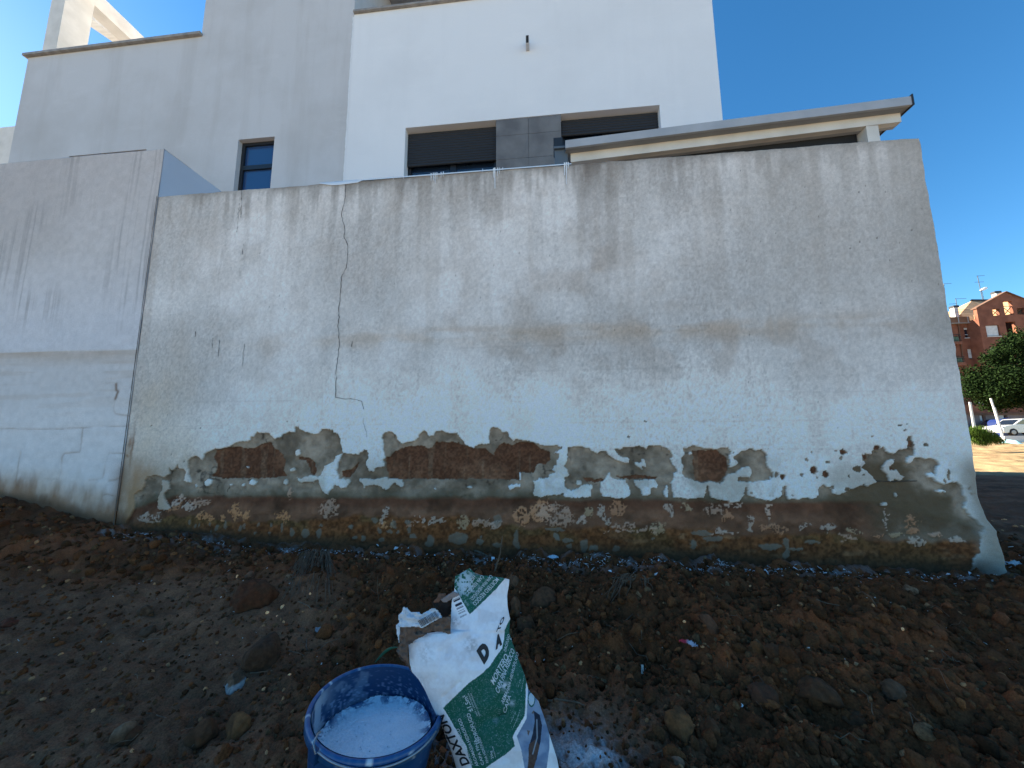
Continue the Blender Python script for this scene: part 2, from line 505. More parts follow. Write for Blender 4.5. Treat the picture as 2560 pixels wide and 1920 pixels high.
# =================================================================== FRONT BOUNDARY WALL
JX = -3.36           # joint with the taller wall on its left
WX1 = 2.645
ZTOP = 2.968
def W(p):
    q = onY(p[0], p[1], WALL_Y)
    return (q[0], q[2])
def WP(pts):
    return [W(p) for p in pts]
ZA, ZB, ZC, ZD = zoomer(280, 1040, .27125), zoomer(820, 1040, .27125), zoomer(1360, 1040, .27125), zoomer(1900, 1040, .27125)
DSP = zoomer(0, 0, 1.15732)
EXPOSED = (ZA([(120, 1000), (165, 930), (200, 840), (205, 720), (260, 690), (290, 650), (300, 590), (325, 560), (400, 545), (440, 560), (470, 565), (520, 540),
    (525, 475), (545, 500), (580, 480), (600, 445), (625, 490), (655, 480), (670, 530), (690, 470), (695, 415), (745, 370), (790, 380), (830, 410), (845, 350),
    (880, 330), (960, 305), (1060, 285), (1130, 255), (1210, 230), (1255, 230), (1265, 200), (1310, 180), (1340, 145), (1400, 152), (1450, 165), (1490, 210),
    (1530, 200), (1570, 165), (1630, 150), (1680, 150), (1690, 95), (1720, 95), (1735, 130), (1840, 165), (1900, 165), (1930, 120), (2035, 125), (2040, 155),
    (2080, 170), (2105, 215), (2110, 300), (2125, 350)]) +
    ZB([(190, 345), (280, 350), (330, 312), (360, 320), (372, 350), (355, 410), (350, 450), (375, 500), (410, 510), (430, 480), (515, 470), (520, 440), (505, 400),
    (520, 375), (505, 330), (510, 260), (500, 190), (520, 150), (565, 145), (600, 165), (625, 180), (640, 220), (680, 255), (760, 240), (820, 220), (835, 175),
    (880, 132), (915, 160), (935, 185), (970, 178), (985, 145), (1030, 138), (1090, 148), (1140, 155), (1190, 155), (1215, 205), (1250, 235), (1260, 262),
    (1340, 295), (1400, 262), (1470, 262), (1495, 245), (1485, 200), (1495, 165), (1485, 130), (1525, 100), (1570, 115), (1600, 145), (1650, 150), (1665, 190),
    (1705, 225), (1730, 205), (1770, 225), (1830, 225), (1900, 240), (1950, 260), (2010, 280), (2070, 280), (2110, 268), (2135, 290), (2170, 295), (2130, 320),
    (2080, 345), (2120, 355), (2135, 390), (2110, 410), (2120, 450), (2075, 465), (2070, 500), (2090, 520), (2040, 540), (2030, 570), (1980, 580), (1950, 570),
    (1930, 595), (1885, 595), (1905, 640), (1895, 700), (1900, 745), (1960, 750), (2030, 725)]) +
    ZC([(120, 735), (150, 710), (175, 720), (190, 745), (300, 755), (420, 745), (445, 700), (445, 640), (400, 630), (340, 640), (320, 665), (260, 690), (200, 665),
    (190, 640), (190, 570), (225, 555), (215, 500), (190, 470), (200, 440), (215, 360), (220, 290), (300, 280), (360, 285), (405, 300), (430, 320), (490, 345),
    (520, 320), (575, 320), (605, 370), (650, 400), (720, 430), (780, 432), (790, 410), (770, 380), (720, 375), (680, 350), (640, 300), (700, 310), (750, 290),
    (800, 285), (870, 290), (880, 268), (900, 285), (950, 305), (975, 275), (1040, 270), (1130, 285), (1165, 330), (1200, 380), (1165, 400), (1195, 450),
    (1230, 515), (1200, 530), (1195, 580), (1170, 620), (1190, 640), (1185, 700), (1195, 755), (1300, 765), (1400, 760), (1480, 755), (1500, 700), (1500, 650),
    (1515, 640), (1530, 690), (1535, 750), (1600, 770), (1650, 780), (1750, 800), (1800, 790), (1845, 740), (1855, 660), (1870, 660), (1880, 735), (1940, 755),
    (2000, 765), (2100, 780), (2180, 750)]) +
    ZD([(215, 720), (215, 640), (240, 640), (245, 720), (270, 770), (350, 770), (440, 755), (490, 765), (540, 740), (550, 650), (590, 635), (650, 665), (690, 720),
    (740, 730), (800, 700), (850, 670), (920, 650), (960, 635), (1000, 650), (1050, 628), (1075, 600), (1040, 560), (985, 510), (940, 475), (970, 440), (960, 410),
    (935, 405), (935, 385), (970, 345), (1005, 350), (1035, 355), (1035, 325), (1055, 310), (1050, 285), (1090, 265), (1120, 305), (1145, 280), (1170, 325),
    (1240, 345), (1265, 325), (1280, 310), (1350, 300), (1365, 290), (1360, 220), (1370, 185), (1395, 185), (1410, 220), (1425, 260), (1435, 310), (1420, 360),
    (1380, 365), (1350, 400), (1345, 415), (1370, 440), (1400, 430), (1410, 400), (1440, 378), (1500, 385), (1530, 405), (1560, 390), (1600, 400), (1640, 430),
    (1655, 440), (1640, 510), (1625, 555), (1600, 520), (1570, 525), (1540, 535), (1550, 570), (1600, 570), (1640, 610), (1700, 630), (1750, 615), (1820, 615),
    (1870, 650), (1890, 690), (1890, 740), (1915, 760), (1900, 800), (1890, 850), (1910, 890), (1950, 950), (1990, 1020), (1970, 1080), (1965, 1250), (1920, 1320),
    (1900, 1700)]) + [(1200, 1560), (280, 1500), (300, 1330)])
PATCHES = [ZC([(1285, 290), (1310, 300), (1365, 270), (1420, 290), (1500, 300), (1580, 305), (1640, 290), (1700, 305), (1725, 330), (1700, 365), (1715, 400),
    (1712, 470), (1760, 465), (1790, 430), (1750, 385), (1790, 350), (1840, 320), (1900, 300), (1960, 320), (2010, 310), (2050, 345), (2055, 430), (2075, 485),
    (2115, 520), (2120, 550), (2110, 575), (2085, 545), (2090, 590), (2040, 605), (1950, 608), (1850, 605), (1780, 600), (1790, 570), (1850, 565), (1900, 570),
    (1905, 540), (1915, 510), (1910, 480), (1890, 465), (1840, 470), (1790, 510), (1760, 535), (1700, 540), (1680, 560), (1660, 610), (1620, 630), (1550, 605),
    (1480, 615), (1410, 605), (1360, 585), (1300, 575), (1270, 540), (1285, 490), (1295, 460), (1275, 430), (1270, 390), (1295, 350), (1290, 310)])]
ISLANDS = [ZA([(665, 560), (690, 470), (700, 560), (720, 610), (690, 610), (660, 600)]),
    ZA([(460, 590), (520, 605), (525, 680), (490, 700), (470, 720), (490, 790), (540, 850), (500, 870), (430, 860), (420, 800), (430, 720), (455, 680)]),
    ZA([(1700, 575), (1740, 585), (1780, 560), (1820, 545), (1890, 560), (1900, 590), (1850, 610), (1770, 605), (1740, 620), (1710, 600)]),
    ZA([(2060, 370), (2125, 350), (2085, 430), (2065, 500), (2090, 580), (2140, 590), (2190, 590), (2200, 610), (2150, 665), (2110, 670), (2085, 640), (2050, 635),
        (2010, 680), (1985, 725), (1930, 690), (1910, 640), (1890, 570), (1930, 530), (1955, 460), (1990, 445), (2040, 430)]),
    ZB([(290, 580), (340, 575), (420, 580), (550, 565), (560, 585), (620, 580), (685, 585), (690, 655), (660, 655), (620, 625), (580, 645), (535, 685), (480, 650),
        (420, 640), (350, 640), (330, 670), (315, 615), (280, 595)]),
    ZB([(1665, 640), (1700, 630), (1770, 625), (1775, 650), (1720, 665), (1680, 685), (1660, 660)]),
    ZB([(1765, 520), (1780, 525), (1782, 590), (1768, 590)]),
    ZC([(520, 640), (560, 590), (580, 530), (610, 520), (610, 560), (640, 580), (750, 590), (775, 630), (795, 690), (790, 740), (740, 765), (620, 755), (540, 745), (515, 690)]),
    ZC([(830, 590), (900, 600), (970, 580), (1020, 580), (1050, 630), (1045, 670), (990, 660), (975, 730), (905, 735), (890, 690), (850, 650)]),
    ZC([(1100, 700), (1135, 640), (1145, 670), (1150, 755), (1110, 740)]),
    ZC([(845, 430), (890, 425), (910, 385), (940, 435), (940, 475), (905, 460), (905, 505), (880, 480), (845, 455)]),
    ZC([(0, 600), (60, 560), (120, 575), (190, 600), (200, 670), (260, 690), (320, 665), (400, 640), (440, 650), (440, 740), (300, 750), (190, 742), (175, 715), (120, 730), (0, 745)]),
    ZC([(75, 490), (120, 450), (115, 410), (150, 390), (190, 310), (220, 295), (205, 440), (190, 470), (215, 510), (225, 555), (150, 540), (90, 515)]),
    ZD([(1145, 450), (1180, 400), (1245, 405), (1230, 450), (1190, 470), (1190, 500), (1220, 510), (1260, 490), (1290, 530), (1330, 560), (1310, 590), (1240, 590),
        (1200, 610), (1185, 570), (1160, 530), (1130, 480)])]
def ell(Zf, lst):
    """(cx, cy, rx, ry) in a zoom frame -> wall ellipses"""
    out = []
    for e in lst:
        cx, cy, rx, ry = e
        c = W(Zf([(cx, cy)])[0]); a = W(Zf([(cx + rx, cy)])[0]); b = W(Zf([(cx, cy + ry)])[0])
        out.append((c[0], c[1], abs(a[0] - c[0]), abs(b[1] - c[1])))
    return out
ISLAND_E = ell(ZA, [(1710, 343, 22, 33), (882, 615, 32, 35), (1290, 615, 32, 26), (1598, 612, 22, 30), (1200, 640, 15, 13), (1090, 632, 9, 5), (768, 648, 6, 22),
                    (1660, 495, 26, 20), (1245, 478, 7, 7)]) + \
           ell(ZB, [(1300, 655, 26, 10), (990, 668, 9, 7), (1470, 560, 0.1, 0.1)]) + ell(ZC, [(1350, 345, 15, 18), (325, 615, 24, 24)]) + \
           ell(ZD, [(1255, 730, 10, 18), (1675, 692, 48, 12), (1150, 812, 28, 14)])
CHIP_E = ell(ZD, [(475, 325, 12, 12), (748, 388, 20, 16), (437, 405, 18, 18), (630, 425, 20, 20), (390, 548, 18, 14), (895, 485, 38, 28),
                  (955, 545, 14, 12), (535, 565, 10, 14), (672, 660, 16, 18), (805, 675, 24, 20), (300, 730, 14, 8), (1295, 80, 16, 10), (1335, 130, 18, 11), (1355, 72, 14, 7),
                  (1027, 187, 10, 7), (1535, 270, 22, 20), (1945, 668, 18, 13), (1968, 715, 24, 12), (1742, 545, 13, 55), (1705, 600, 12, 24), (150, 540, 16, 20),
                  (215, 690, 14, 45), (690, 318, 12, 9), (820, 560, 8, 14)]) + \
         ell(ZC, [(1910, 712, 14, 12), (2150, 530, 16, 18), (1745, 340, 8, 6), (935, 45, 12, 8), (780, 195, 14, 12), (90, 655, 13, 22), (400, 662, 16, 6), (895, 615, 8, 8), (950, 625, 5, 10)]) + \
         ell(ZA, [(540, 355, 5, 12), (365, 90, 8, 7), (815, 115, 6, 6), (660, 415, 7, 6), (1615, 55, 8, 6), (1710, 45, 6, 5)])
CHIPB_E = ell(ZD, [(770, 330, 34, 26), (500, 500, 34, 34), (605, 535, 30, 32), (205, 560, 26, 30), (970, 380, 30, 25), (1085, 290, 34, 26), (1395, 260, 26, 36), (1210, 490, 26, 20)])
BROWN = [ZA([(925, 380), (950, 320), (1060, 290), (1150, 275), (1230, 300), (1310, 290), (1380, 245), (1450, 250), (1490, 300), (1560, 350), (1590, 420), (1570, 500),
             (1600, 560), (1400, 575), (1200, 575), (1050, 575), (900, 565), (950, 500), (955, 440), (930, 400)]),
         ZA([(1720, 380), (1800, 380), (1850, 420), (1875, 500), (1860, 540), (1825, 540), (1810, 470), (1770, 410), (1715, 405)]),
         ZB([(120, 510), (200, 500), (270, 430), (260, 490), (210, 540), (200, 575), (120, 570)]),
         ZB([(525, 375), (560, 380), (600, 330), (700, 290), (850, 275), (920, 300), (950, 290), (985, 240), (1060, 240), (1180, 245), (1260, 270), (1340, 300), (1450, 300),
             (1520, 360), (1560, 290), (1620, 245), (1700, 270), (1760, 240), (1900, 245), (1960, 300), (2040, 330), (2055, 400), (2010, 440), (1920, 450), (1900, 525),
             (1790, 525), (1765, 530), (1765, 590), (1500, 585), (1200, 580), (900, 585), (700, 585), (560, 580), (540, 500), (525, 420)]),
         ZC([(1380, 320), (1500, 318), (1600, 310), (1660, 360), (1700, 400), (1705, 480), (1670, 570), (1620, 610), (1550, 600), (1470, 605), (1400, 590), (1385, 500)]),
         ZC([(660, 560), (750, 555), (860, 545), (1000, 550), (1060, 560), (1040, 580), (900, 585), (720, 580)]),
         ZC([(360, 560), (480, 590), (540, 570), (560, 600), (480, 615), (380, 600)])]
SALT = ell(ZA, [(800, 800, 110, 48), (600, 790, 65, 42), (1140, 880, 60, 85), (1220, 920, 40, 52), (1580, 930, 75, 72), (1990, 860, 110, 100), (460, 820, 50, 60), (830, 930, 80, 45),
                (340, 930, 120, 55), (1020, 960, 30, 45), (1640, 720, 28, 70), (700, 850, 60, 40), (560, 850, 70, 30)]) + \
       ell(ZB, [(515, 900, 26, 85), (530, 1000, 45, 35), (760, 975, 48, 42), (848, 955, 32, 20), (870, 1015, 20, 18), (1000, 980, 100, 36), (1240, 975, 72, 60),
                (1420, 980, 85, 50), (1560, 1000, 70, 48), (1780, 940, 95, 105), (1960, 890, 100, 115), (610, 1000, 30, 40)]) + \
       ell(ZC, [(100, 900, 180, 110), (340, 960, 55, 45), (690, 840, 85, 75), (1150, 870, 50, 65), (1310, 860, 55, 55), (1560, 880, 95, 60), (1750, 830, 85, 50),
                (1690, 940, 65, 55), (1880, 990, 42, 85), (1040, 1045, 110, 55), (720, 1010, 170, 20), (1650, 1070, 170, 24), (2105, 880, 26, 75), (560, 900, 35, 90), (420, 900, 60, 60),
                (820, 1060, 300, 16)]) + \
       ell(ZD, [(110, 880, 26, 75), (130, 1040, 120, 50), (640, 1035, 75, 30), (870, 1050, 65, 30), (820, 1130, 75, 32), (1172, 970, 14, 130), (1410, 1000, 72, 85),
                (1460, 1150, 95, 50), (1300, 1100, 90, 13), (1640, 1100, 70, 15), (1840, 1150, 60, 45), (1100, 1095, 60, 14), (420, 1030, 60, 25)])
DABS = ell(ZA, [(707, 975, 14, 26), (755, 1020, 12, 25), (790, 1010, 10, 20), (885, 995, 12, 22), (948, 1035, 17, 27), (1040, 1010, 11, 32), (1180, 1035, 16, 32),
                (1215, 1020, 13, 26), (1345, 998, 14, 20), (1465, 1003, 15, 23), (1565, 1030, 12, 36), (1650, 1075, 20, 42), (1780, 1080, 34, 48), (1905, 1090, 26, 45),
                (1918, 1015, 17, 17), (2190, 1020, 20, 22), (1435, 1080, 16, 14), (1320, 1080, 14, 12), (900, 1055, 10, 16)]) + \
       ell(ZB, [(430, 970, 30, 32), (615, 1000, 24, 38), (735, 975, 32, 24), (475, 1055, 22, 26), (570, 1070, 30, 17), (650, 1072, 15, 19), (750, 1050, 14, 34),
                (790, 1105, 32, 25), (237, 1120, 22, 23), (315, 1120, 25, 32), (490, 1140, 28, 22), (210, 1020, 24, 22), (935, 1160, 42, 50), (1200, 1130, 92, 52),
                (1400, 1170, 44, 32), (1740, 1140, 26, 100), (1410, 1125, 16, 14), (1560, 1190, 52, 26), (2100, 1110, 32, 30), (2090, 1045, 92, 18), (1560, 960, 40, 60)]) + \
       ell(ZC, [(110, 1105, 30, 28), (210, 1145, 52, 18), (370, 1200, 36, 60), (460, 1220, 40, 30), (230, 1200, 26, 26), (670, 1230, 30, 26), (1390, 1190, 30, 46),
                (1560, 1130, 100, 26), (1010, 1140, 20, 12), (1450, 1080, 90, 26)]) + \
       ell(ZD, [(90, 1200, 110, 30), (240, 1180, 30, 60), (330, 1230, 70, 16), (480, 1170, 70, 20), (250, 1270, 26, 50)])
CRACK_MAIN = [(747, 395), (746, 420), (744, 440), (738, 462), (741, 478), (745, 492), (744, 515), (751, 528), (752, 545), (750, 565), (748, 580), (738, 600), (736, 625), (735, 650),
              (731, 672), (733, 686), (730, 704), (733, 722), (733, 745), (731, 770), (728, 790), (725, 802), (727, 818), (726, 838), (725, 858), (742, 862), (758, 861),
              (770, 863), (783, 868), (786, 884), (785, 902), (786, 920), (792, 932), (793, 945)]
DASHES = [[(518, 440), (515, 470), (512, 502)], [(527, 528), (524, 550)], [(475, 735), (472, 770)], [(461, 730), (459, 752)], [(529, 743), (526, 765), (524, 792)], [(762, 737), (759, 750)],
          [(423, 716), (422, 728)], [(523, 400), (521, 470)]]
def wall_fields(X, Z):
    """albedo and relief of the rendered wall at points X, Z"""
    N = len(X)
    # domain warp makes every traced edge ragged
    wx = X + 0.016 * (fbm(X * 26, Z * 26, 4, 201) - 0.5) + 0.010 * (fbm(X * 80, Z * 80, 2, 202) - 0.5)
    wz = Z + 0.016 * (fbm(X * 26, Z * 26, 4, 203) - 0.5) + 0.010 * (fbm(X * 80, Z * 80, 2, 204) - 0.5)
    low = Z < 1.15
    exp_ = np.zeros(N, bool); brown = np.zeros(N, bool)
    xi, zi = wx[low], wz[low]
    e = inside(WP(EXPOSED), xi, zi)
    for p in PATCHES:
        e |= inside(WP(p), xi, zi)
    for cx, cz, rx, rz in CHIP_E + CHIPB_E:
        e |= (((xi - cx) / rx) ** 2 + ((zi - cz) / rz) ** 2) < 1
    for p in ISLANDS:
        e &= ~inside(WP(p), xi, zi)
    for cx, cz, rx, rz in ISLAND_E:
        e &= ~((((xi - cx) / rx) ** 2 + ((zi - cz) / rz) ** 2) < 1)
    b = np.zeros(e.shape, bool)
    for p in BROWN:
        b |= inside(WP(p), xi, zi)
    for cx, cz, rx, rz in CHIPB_E:
        b |= (((xi - cx) / rx) ** 2 + ((zi - cz) / rz) ** 2) < 0.7
    exp_[low] = e
    chip = np.zeros(N, bool); ch = np.zeros(e.shape, bool)
    for cx, cz, rx, rz in CHIP_E + CHIPB_E:
        ch |= (((xi - cx) / rx) ** 2 + ((zi - cz) / rz) ** 2) < 1.3
    chip[low] = ch & e
    brown[low] = b & e
    f1 = fbm(X * 1.3, Z * 1.3, 5, 1); f2 = fbm(X * 5, Z * 5, 5, 2); f3 = fbm(X * 24, Z * 24, 4, 3)
    st = fbm(X * 16, Z * 1.6, 4, 4)          # run-down streaks
    hz = fbm(X * 1.5, Z * 14, 4, 5)          # trowel bands
    grain = fbm(X * 70, Z * 70, 2, 6)
    # ---- painted render
    c = np.tile(np.array([[0.435, 0.44, 0.455]]), (N, 1))
    c = blend(c, (0.30, 0.305, 0.315), sstep(0.42, 0.72, f1) * 0.38)
    c = blend(c, (0.56, 0.57, 0.60), sstep(0.52, 0.30, f1) * 0.5)
    c = blend(c, (0.36, 0.34, 0.33), sstep(0.5, 0.72, f2) * 0.28)
    # cleaner white zone above the bare band
    cl = sstep(1.58, 1.05, Z + 0.22 * (f2 - 0.5) + 0.10 * (f3 - .5)) * sstep(-2.9, -1.5, X + 0.9 * (f1 - 0.5))
    cl = cl * (1 - 0.5 * sstep(0.6, 2.2, X) * (.5 + f2))
    c = blend(c, (0.66, 0.655, 0.66), cl * 0.80)
    c = blend(c, (0.58, 0.57, 0.565), sstep(1.2, 0.95, Z) * 0.5)
    c = blend(c, (0.36, 0.33, 0.31), sstep(.50, .72, fbm(X * 4.5, Z * 3.0, 5, 97)) * sstep(1.7, 1.1, Z) * 0.30)
    # warm grime: near the left joint, along the course at 1.6 m, a blotch in the middle
    def G(cx, cz, rx, rz):
        return np.exp(-(((X - cx) / rx) ** 2 + ((Z - cz) / rz) ** 2))
    def GD(x, y, rx, ry):
        a = W(DSP([(x, y)])[0])
        return G(a[0], a[1], rx / 300.0, ry / 300.0)
    warm = 0.55 * G(-3.15, 1.0, 0.28, 0.5) * (0.4 + f2) + 0.40 * GD(400, 990, 60, 60) * (0.5 + f3)
    c = blend(c, (0.42, 0.35, 0.27), warm)
    zb = np.interp(X, [-3.4, -1.2, 1.5, 2.65], [1.60, 1.64, 1.62, 1.63])
    band = np.exp(-((Z - zb + 0.02 * (f2 - .5)) / 0.075) ** 2) * sstep(0.40, 0.66, hz * 0.6 + f2 * 0.5) * sstep(-3.4, -0.4, X)
    c = blend(c, (0.33, 0.255, 0.19), band * 0.62)
    bl2 = np.exp(-((Z - zb + 0.18) / 0.20) ** 2) * sstep(0.45, 0.7, f2) * sstep(-1.2, 1.0, X) * 0.45
    c = blend(c, (0.35, 0.30, 0.27), bl2 * .7)
    for (x, y, rx, ry, a) in ((1250, 820, 55, 75, .75), (1215, 770, 60, 45, .45), (990, 690, 30, 60, .5), (1300, 560, 50, 100, .35), (1250, 600, 90, 50, .35), (1470, 600, 70, 60, .25),
                              (1130, 640, 60, 90, .3), (590, 755, 50, 30, .3), (1900, 740, 50, 40, .6), (1450, 670, 100, 30, .3), (1620, 725, 110, 18, .5), (1100, 760, 120, 18, .4),
                              (1090, 410, 120, 40, .2), (320, 500, 30, 110, .35), (400, 560, 60, 80, .25)):
        c = blend(c, (0.27, 0.225, 0.195), 0.60 * a * GD(x, y, rx, ry) * (0.35 + 1.1 * sstep(0.35, 0.7, f2) * (0.6 + 0.8 * f3)))
    # grime under the top edge, running down in streaks
    c = c * (0.93 + 0.14 * fbm(X * 55, Z * 40, 3, 88))[:, None]
    # hairline crazing
    hl = sstep(0.965, 0.985, ridged(X * 3.2 + 0.05 * f3, Z * 2.2, 1, 90)) * sstep(0.45, 0.6, fbm(X * 1.7, Z * 1.7, 3, 91))
    c = blend(c, (0.16, 0.13, 0.11), hl * 0.09)
    dt = ZTOP - Z
    top = np.exp(-dt / (0.05 + 0.22 * sstep(0.38, 0.72, st))) * (0.55 + 0.9 * f2)
    c = blend(c, (0.115, 0.108, 0.10), top * 0.85 * np.interp(X, [-3.4, -2.9, -1.7, -1.0, 0, 2.7], [.5, .7, 1, .85, .8, .7]))
    dk = W(DSP([(1262, 370)])[0])
    run = np.exp(-((X - dk[0]) / 0.13) ** 2) * np.exp(-dt / 0.30) * (0.1 + 1.3 * st)
    c = blend(c, (0.085, 0.072, 0.06), run * 0.9)
    c = blend(c, (0.17, 0.16, 0.15), 0.6 * np.exp(-((X - dk[0] - 0.18) / 0.05) ** 2) * np.exp(-dt / 0.9) * sstep(.4, .6, st))
    # dirty grey speckle over the right half and the far edge
    sp = sstep(0.52, 0.70, fbm(X * 34, Z * 34, 4, 31)) * sstep(0.30, 0.60, f1 * .5 + f2 * .5) * (0.4 + 0.6 * sstep(-2.6, 0.5, X)) * sstep(1.0, 1.5, Z)
    c = blend(c, (0.17, 0.15, 0.14), sp * 0.16)
    fine = sstep(0.50, 0.70, fbm(X * 95, Z * 70, 3, 33)) * sstep(0.40, 0.70, f1 * .6 + st * .5)
    c = blend(c, (0.17, 0.15, 0.14), fine * 0.26)
    c = blend(c, (0.27, 0.245, 0.225), sstep(0.50, 0.74, fbm(X * 9, Z * 0.7, 5, 34)) * sstep(1.1, 1.8, Z) * 0.22)
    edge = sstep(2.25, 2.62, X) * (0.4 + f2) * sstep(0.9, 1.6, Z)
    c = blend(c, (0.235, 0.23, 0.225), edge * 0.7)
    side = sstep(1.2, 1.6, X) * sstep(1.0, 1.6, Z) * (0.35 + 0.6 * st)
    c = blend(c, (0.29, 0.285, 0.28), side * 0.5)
    # paler vertical stripes of run-off
    for x, y, w_, a in ((1650, 500, 0.06, .16), (1180, 560, .02, .25), (1880, 620, .03, .25), (560, 620, .03, .25), (1425, 520, .03, .25)):
        q = W(DSP([(x, y)])[0])
        c = blend(c, (0.50, 0.51, 0.53), a * np.exp(-((X - q[0]) / w_) ** 2) * sstep(.35, .6, st) * sstep(2.9, 2.4, Z) * sstep(1.3, 1.7, Z))
    # ghost block courses
    cz0 = 0.975
    k = np.round((Z - cz0) / 0.187)
    dzc = np.abs(Z - cz0 - k * 0.187 + 0.004 * (fbm(X * 6, Z, 2, 51) - 0.5) * 2)
    keep = sstep(0.46, 0.60, fbm(X * 2.2, k * 7.7, 3, 52))
    cr = np.exp(-(dzc / 0.004) ** 2) * keep * (Z < 1.6) * 0.15
    kk = np.round((X - 0.2 * (k % 2) - 0.07) / 0.40)
    dxc = np.abs(X - 0.2 * (k % 2) - 0.07 - kk * 0.40 + 0.01 * (fbm(Z * 9, kk, 2, 53) - 0.5))
    keep2 = (_hash(kk, np.floor((Z - cz0) / 0.187), 54) > 0.55)
    cr = np.maximum(cr, np.exp(-(dxc / 0.004) ** 2) * keep2 * (Z < 1.62) * 0.13 * sstep(.4, .6, fbm(X * 3, Z * 3, 2, 58)))
    c = blend(c, (0.16, 0.14, 0.125), cr)
    # little pock marks
    wv = worley(X * 5, Z * 5, 81)
    pk = (wv < 0.050 * (fbm(X * 1.3, Z * 1.3, 3, 83) - 0.36))
    c = blend(c, (0.09, 0.085, 0.08), pk * 0.8)
    # left foot: rust coloured runs beside the joint
    rz = ell(ZA, [(185, 300, 12, 200), (165, 250, 18, 70), (140, 370, 20, 14)])
    for cx, cz_, rx, rz_ in rz:
        c = blend(c, (0.13, 0.065, 0.035), 0.8 * np.exp(-(((wx - cx) / rx) ** 2 + ((wz - cz_) / rz_) ** 2)))
    c = np.minimum(c * (0.86 + 0.28 * grain)[:, None] * np.array([[1.70, 1.57, 1.43]]), 0.86)
    rel = 0.0015 * (f3 - 0.5) + 0.0045 * (f2 - .5)
    # ---- cream staining of the paint next to the ground
    creamy = sstep(0.82, 0.60, Z + 0.12 * (f2 - 0.5)) * sstep(0.35, 0.6, f2)
    c = blend(c, (0.47, 0.40, 0.31), creamy * 0.65)
    gz0 = ground_z(X, np.full(N, WALL_Y - 0.04), fine=False)
    jn = sstep(-2.75, -3.25, X) * sstep(0.95, 0.45, Z + 0.25 * (f2 - .5))
    c = blend(c, (0.44, 0.27, 0.15), 1.25 * jn * (0.3 + 0.9 * fbm(X * 9, Z * 5, 4, 371)))
    c = blend(c, (0.20, 0.10, 0.05), sstep(0.16, 0.0, Z - gz0 + 0.16 * (fbm(X * 12, Z * 7, 4, 372) - .5)) * 0.9)
    c = blend(c, (0.16, 0.08, 0.04), np.exp(-(X - JX) / 0.035) * sstep(0.85, 0.6, Z) * (0.2 + f2))
    # ---- grey scratch coat
    g = np.tile(np.array([[0.150, 0.147, 0.140]]), (N, 1))
    g = blend(g, (0.078, 0.072, 0.064), sstep(0.42, 0.68, f2) * 0.8)
    g = blend(g, (0.205, 0.20, 0.195), sstep(0.52, 0.35, f2) * 0.6)
    g = g * np.array([[2.15, 1.66, 1.24]])
    veins = sstep(0.80, 0.93, ridged(X * 10, Z * 10, 4, 301))
    g = blend(g, (0.06, 0.045, 0.035), veins * sstep(.38, .6, fbm(X * 4, Z * 4, 3, 303)) * 0.85)
    g = g * (0.55 + 0.9 * f3)[:, None]
    # ---- brown stained block behind
    b_ = np.tile(np.array([[0.062, 0.032, 0.021]]), (N, 1))
    b_ = blend(b_, (0.105, 0.062, 0.043), sstep(0.5, 0.75, f2) * 0.7)
    b_ = blend(b_, (0.105, 0.078, 0.06), sstep(0.60, 0.75, fbm(X * 30, Z * 3, 3, 310)) * 0.45)
    b_ = b_ * (0.75 + 0.5 * f3)[:, None] * np.array([[2.25, 1.85, 1.45]]) * (0.8 + 0.4 * sstep(.35, .65, fbm(X * 70, Z * 70, 2, 311)))[:, None]
    # ---- foot of the wall
    xs = [-3.4, -2.6, -1.9, -1.2, -0.4, 0.4, 1.1, 1.7, 2.2, 2.65]
    zf = lambda Zf, y: None
    # heights of the ledge under the grey course, and of the projecting foot
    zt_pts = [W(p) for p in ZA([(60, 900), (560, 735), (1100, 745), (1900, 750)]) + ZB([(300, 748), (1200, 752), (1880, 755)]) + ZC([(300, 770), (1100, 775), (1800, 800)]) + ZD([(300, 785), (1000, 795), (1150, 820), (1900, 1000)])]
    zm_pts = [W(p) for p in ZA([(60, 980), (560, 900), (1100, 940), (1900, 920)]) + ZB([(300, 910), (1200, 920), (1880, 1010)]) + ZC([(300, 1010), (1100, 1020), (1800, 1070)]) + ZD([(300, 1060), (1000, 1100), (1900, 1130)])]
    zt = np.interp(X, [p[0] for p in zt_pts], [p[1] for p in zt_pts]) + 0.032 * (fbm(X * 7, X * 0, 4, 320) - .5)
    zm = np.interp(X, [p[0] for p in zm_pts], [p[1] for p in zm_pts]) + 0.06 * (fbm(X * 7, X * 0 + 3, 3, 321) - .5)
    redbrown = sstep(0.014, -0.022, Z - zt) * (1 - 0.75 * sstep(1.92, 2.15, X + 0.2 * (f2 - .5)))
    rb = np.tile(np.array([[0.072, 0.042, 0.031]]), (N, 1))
    rb = blend(rb, (0.115, 0.078, 0.060), sstep(-0.035, -0.105, Z - zt) * (0.35 + 0.6 * f2))  # lighter downward: shade under the ledge is painted into the brown
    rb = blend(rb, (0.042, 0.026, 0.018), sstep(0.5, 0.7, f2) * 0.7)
    foot = sstep(0.0, -0.035, Z - zm)
    ft = np.tile(np.array([[0.052, 0.034, 0.019]]), (N, 1))
    ft = blend(ft, (0.038, 0.037, 0.022), sstep(0.45, 0.65, fbm(X * 3.1, Z * 6, 4, 330)) * 0.9)
    ft = blend(ft, (0.080, 0.074, 0.056), sstep(0.58, 0.72, fbm(X * 7, Z * 22, 4, 331)) * sstep(-0.5, 1.2, X) * 0.8)
    ft = blend(ft, (0.040, 0.024, 0.014), sstep(0.26, 0.14, Z) * 0.6)
    ft = ft * (0.6 + 0.8 * f3)[:, None]
    ft = ft * np.array([[3.7, 2.05, 1.25]]) * (0.7 + 0.6 * sstep(.3, .7, fbm(X * 60, Z * 60, 3, 335)))[:, None]
